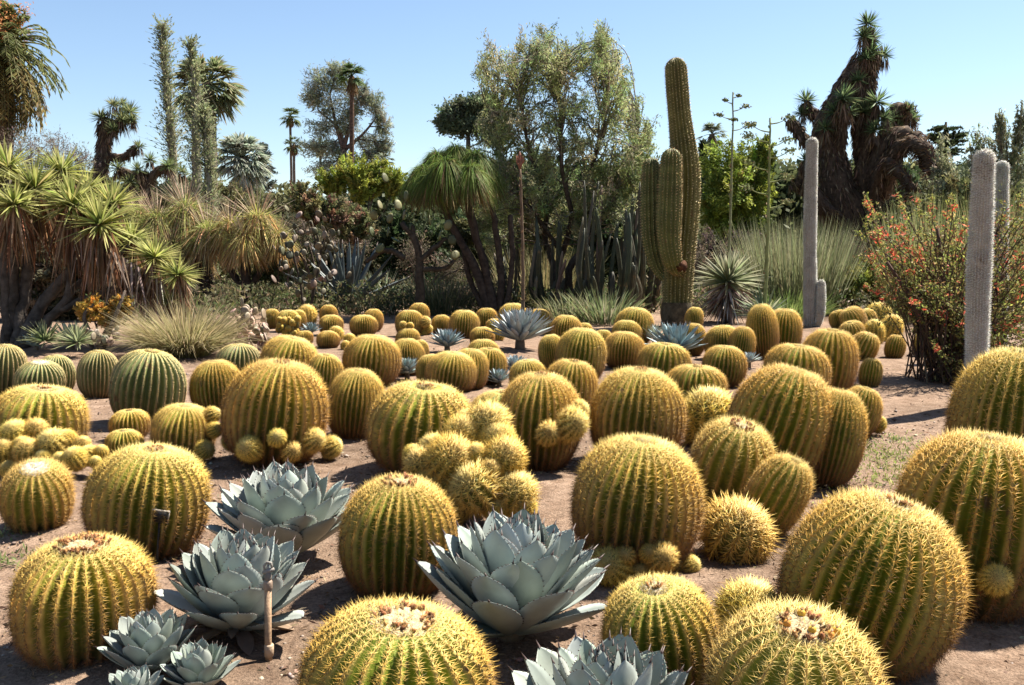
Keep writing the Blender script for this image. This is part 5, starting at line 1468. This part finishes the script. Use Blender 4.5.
pl = Plant('sprinkler', 'tan sprinkler pipe with a metal head standing before the middle agave', 'sprinkler', 269, 3.58)
PT = (.42, .27, .16)
tube(pl.mb('pipe'), [pl.base - np.array((0, 0, .03)), pl.w(268, 640), pl.w(268, 585)], .0145, 14, PT)
tube(pl.mb('coupling'), [pl.w(269, 656), pl.w(269, 655.5), pl.w(269, 645), pl.w(269, 644)], [.016, .020, .020, .016], 14, (.50, .36, .24))
tube(pl.mb('coupling'), [pl.w(268, 590), pl.w(268, 589), pl.w(268, 582), pl.w(268, 580)], [.016, .019, .019, .014], 14, (.30, .21, .15))
tube(pl.mb('nozzle'), [pl.w(268, 581), pl.w(268, 577), pl.w(268, 574), pl.w(268, 571)], [.012, .017, .012, .010], 10, (.20, .17, .14))
tube(pl.mb('nozzle'), [pl.w(263, 573), pl.w(268, 571), pl.w(274, 569)], [.008, .012, .007], 8, (.26, .23, .2))
tube(pl.mb('nozzle'), [pl.w(265, 572), pl.w(264, 566), pl.w(267, 562), pl.w(271, 563), pl.w(272, 568)], [.005, .006, .006, .006, .005], 8, (.30, .27, .23))
tube(pl.mb('nozzle'), [pl.w(268, 571), pl.w(268, 565)], [.006, .004], 8, (.3, .27, .23))
pl.done(pipe=M_HARD, coupling=M_HARD, nozzle=M_HARD)

# ------------------------------------------------------------------ loose ground cover
mb = MB()
n = 14000
Y = 2.6 + 15 * rng.random(n) ** 1.6
X = rng.uniform(-.62, .62, n) * Y * 1.05
sz = rng.lognormal(-4.9, .55, n)
ico = np.array([(1, 0, 0), (-1, 0, 0), (0, 1, 0), (0, -1, 0), (0, 0, 1), (0, 0, -1)], float)
tri = np.array([(0, 2, 4), (2, 1, 4), (1, 3, 4), (3, 0, 4), (2, 0, 5), (1, 2, 5), (3, 1, 5), (0, 3, 5)])
V = ico[None] * sz[:, None, None] * rng.uniform(.6, 1.3, (n, 6, 1)) * np.array((1, 1, .6)) + np.stack([X, Y, sz * .2], 1)[:, None]
mb.add(V.reshape(-1, 3), tris=(tri[None] + (np.arange(n) * 6)[:, None, None]).reshape(-1, 3), col=np.repeat(pick([(.30, .215, .16), (.22, .15, .11), (.38, .30, .24), (.15, .10, .07)], n, .2), 6, 0))
tag(mb.build('gravel', M_HARD), 'loose gravel and dirt crumbs scattered over the dry soil', 'gravel', kind='stuff')
mb = MB()
n = 5200
Y = 2.6 + 12 * rng.random(n) ** 1.4; X = rng.uniform(-.62, .62, n) * Y
a = rng.random(n) * 6.283
leaves(mb, np.stack([X, Y, np.full(n, .012)], 1), rng.uniform(.015, .06, n), rng.uniform(.006, .02, n), pick([(.24, .15, .09), (.34, .25, .16), (.14, .09, .06)], n, .25), np.stack([np.cos(a), np.sin(a), rng.normal(0, .2, n)], 1))
for (x, y, r) in ALL:
    if y < 9.5 and r > .12:
        m = int(130 * r / .3)
        a = rng.random(m) * 6.283; q = r * (.72 + np.abs(rng.normal(0, .22, m)))
        P = np.stack([x + np.cos(a) * q, y + np.sin(a) * q, rng.uniform(.006, .03, m)], 1)
        f = rng.random(m) * 6.283
        leaves(mb, P, rng.uniform(.015, .05, m), rng.uniform(.003, .012, m), pick([(.34, .23, .12), (.22, .13, .07), (.45, .33, .18), (.14, .09, .06)], m, .25), np.stack([np.cos(f), np.sin(f), rng.normal(0, .35, m)], 1))
tag(mb.build('leaf_litter', M_DRY), 'dry leaf bits and fallen spines on the soil', 'leaf litter', kind='stuff')
mb = MB()
n = 2600
g0 = ground_at(885, 462)
P = np.stack([rng.normal(g0[0], .42, n), rng.normal(g0[1], .55, n), np.zeros(n)], 1)
blades(mb, P, rng.normal(0, .7, (n, 3)) + np.array((0, 0, 1)), rng.uniform(.02, .07, n), .011, .3, 2, pick([(.22, .25, .06), (.30, .30, .10), (.15, .19, .05)], n, .2))
for (x, y) in ((5, 535), (12, 560), (185, 470), (900, 440), (320, 348)):
    g1 = ground_at(x, y); m = 60
    blades(mb, np.stack([rng.normal(g1[0], .07, m), rng.normal(g1[1], .07, m), np.zeros(m)], 1), rng.normal(0, .7, (m, 3)) + np.array((0, 0, .8)), rng.uniform(.03, .09, m), .01, .3, 2, pick([(.12, .17, .05), (.2, .22, .08)], m, .2))
tag(mb.build('grass', M_FOL), 'thin patch of short green grass and weeds beside the leaning barrel', 'grass', kind='stuff')
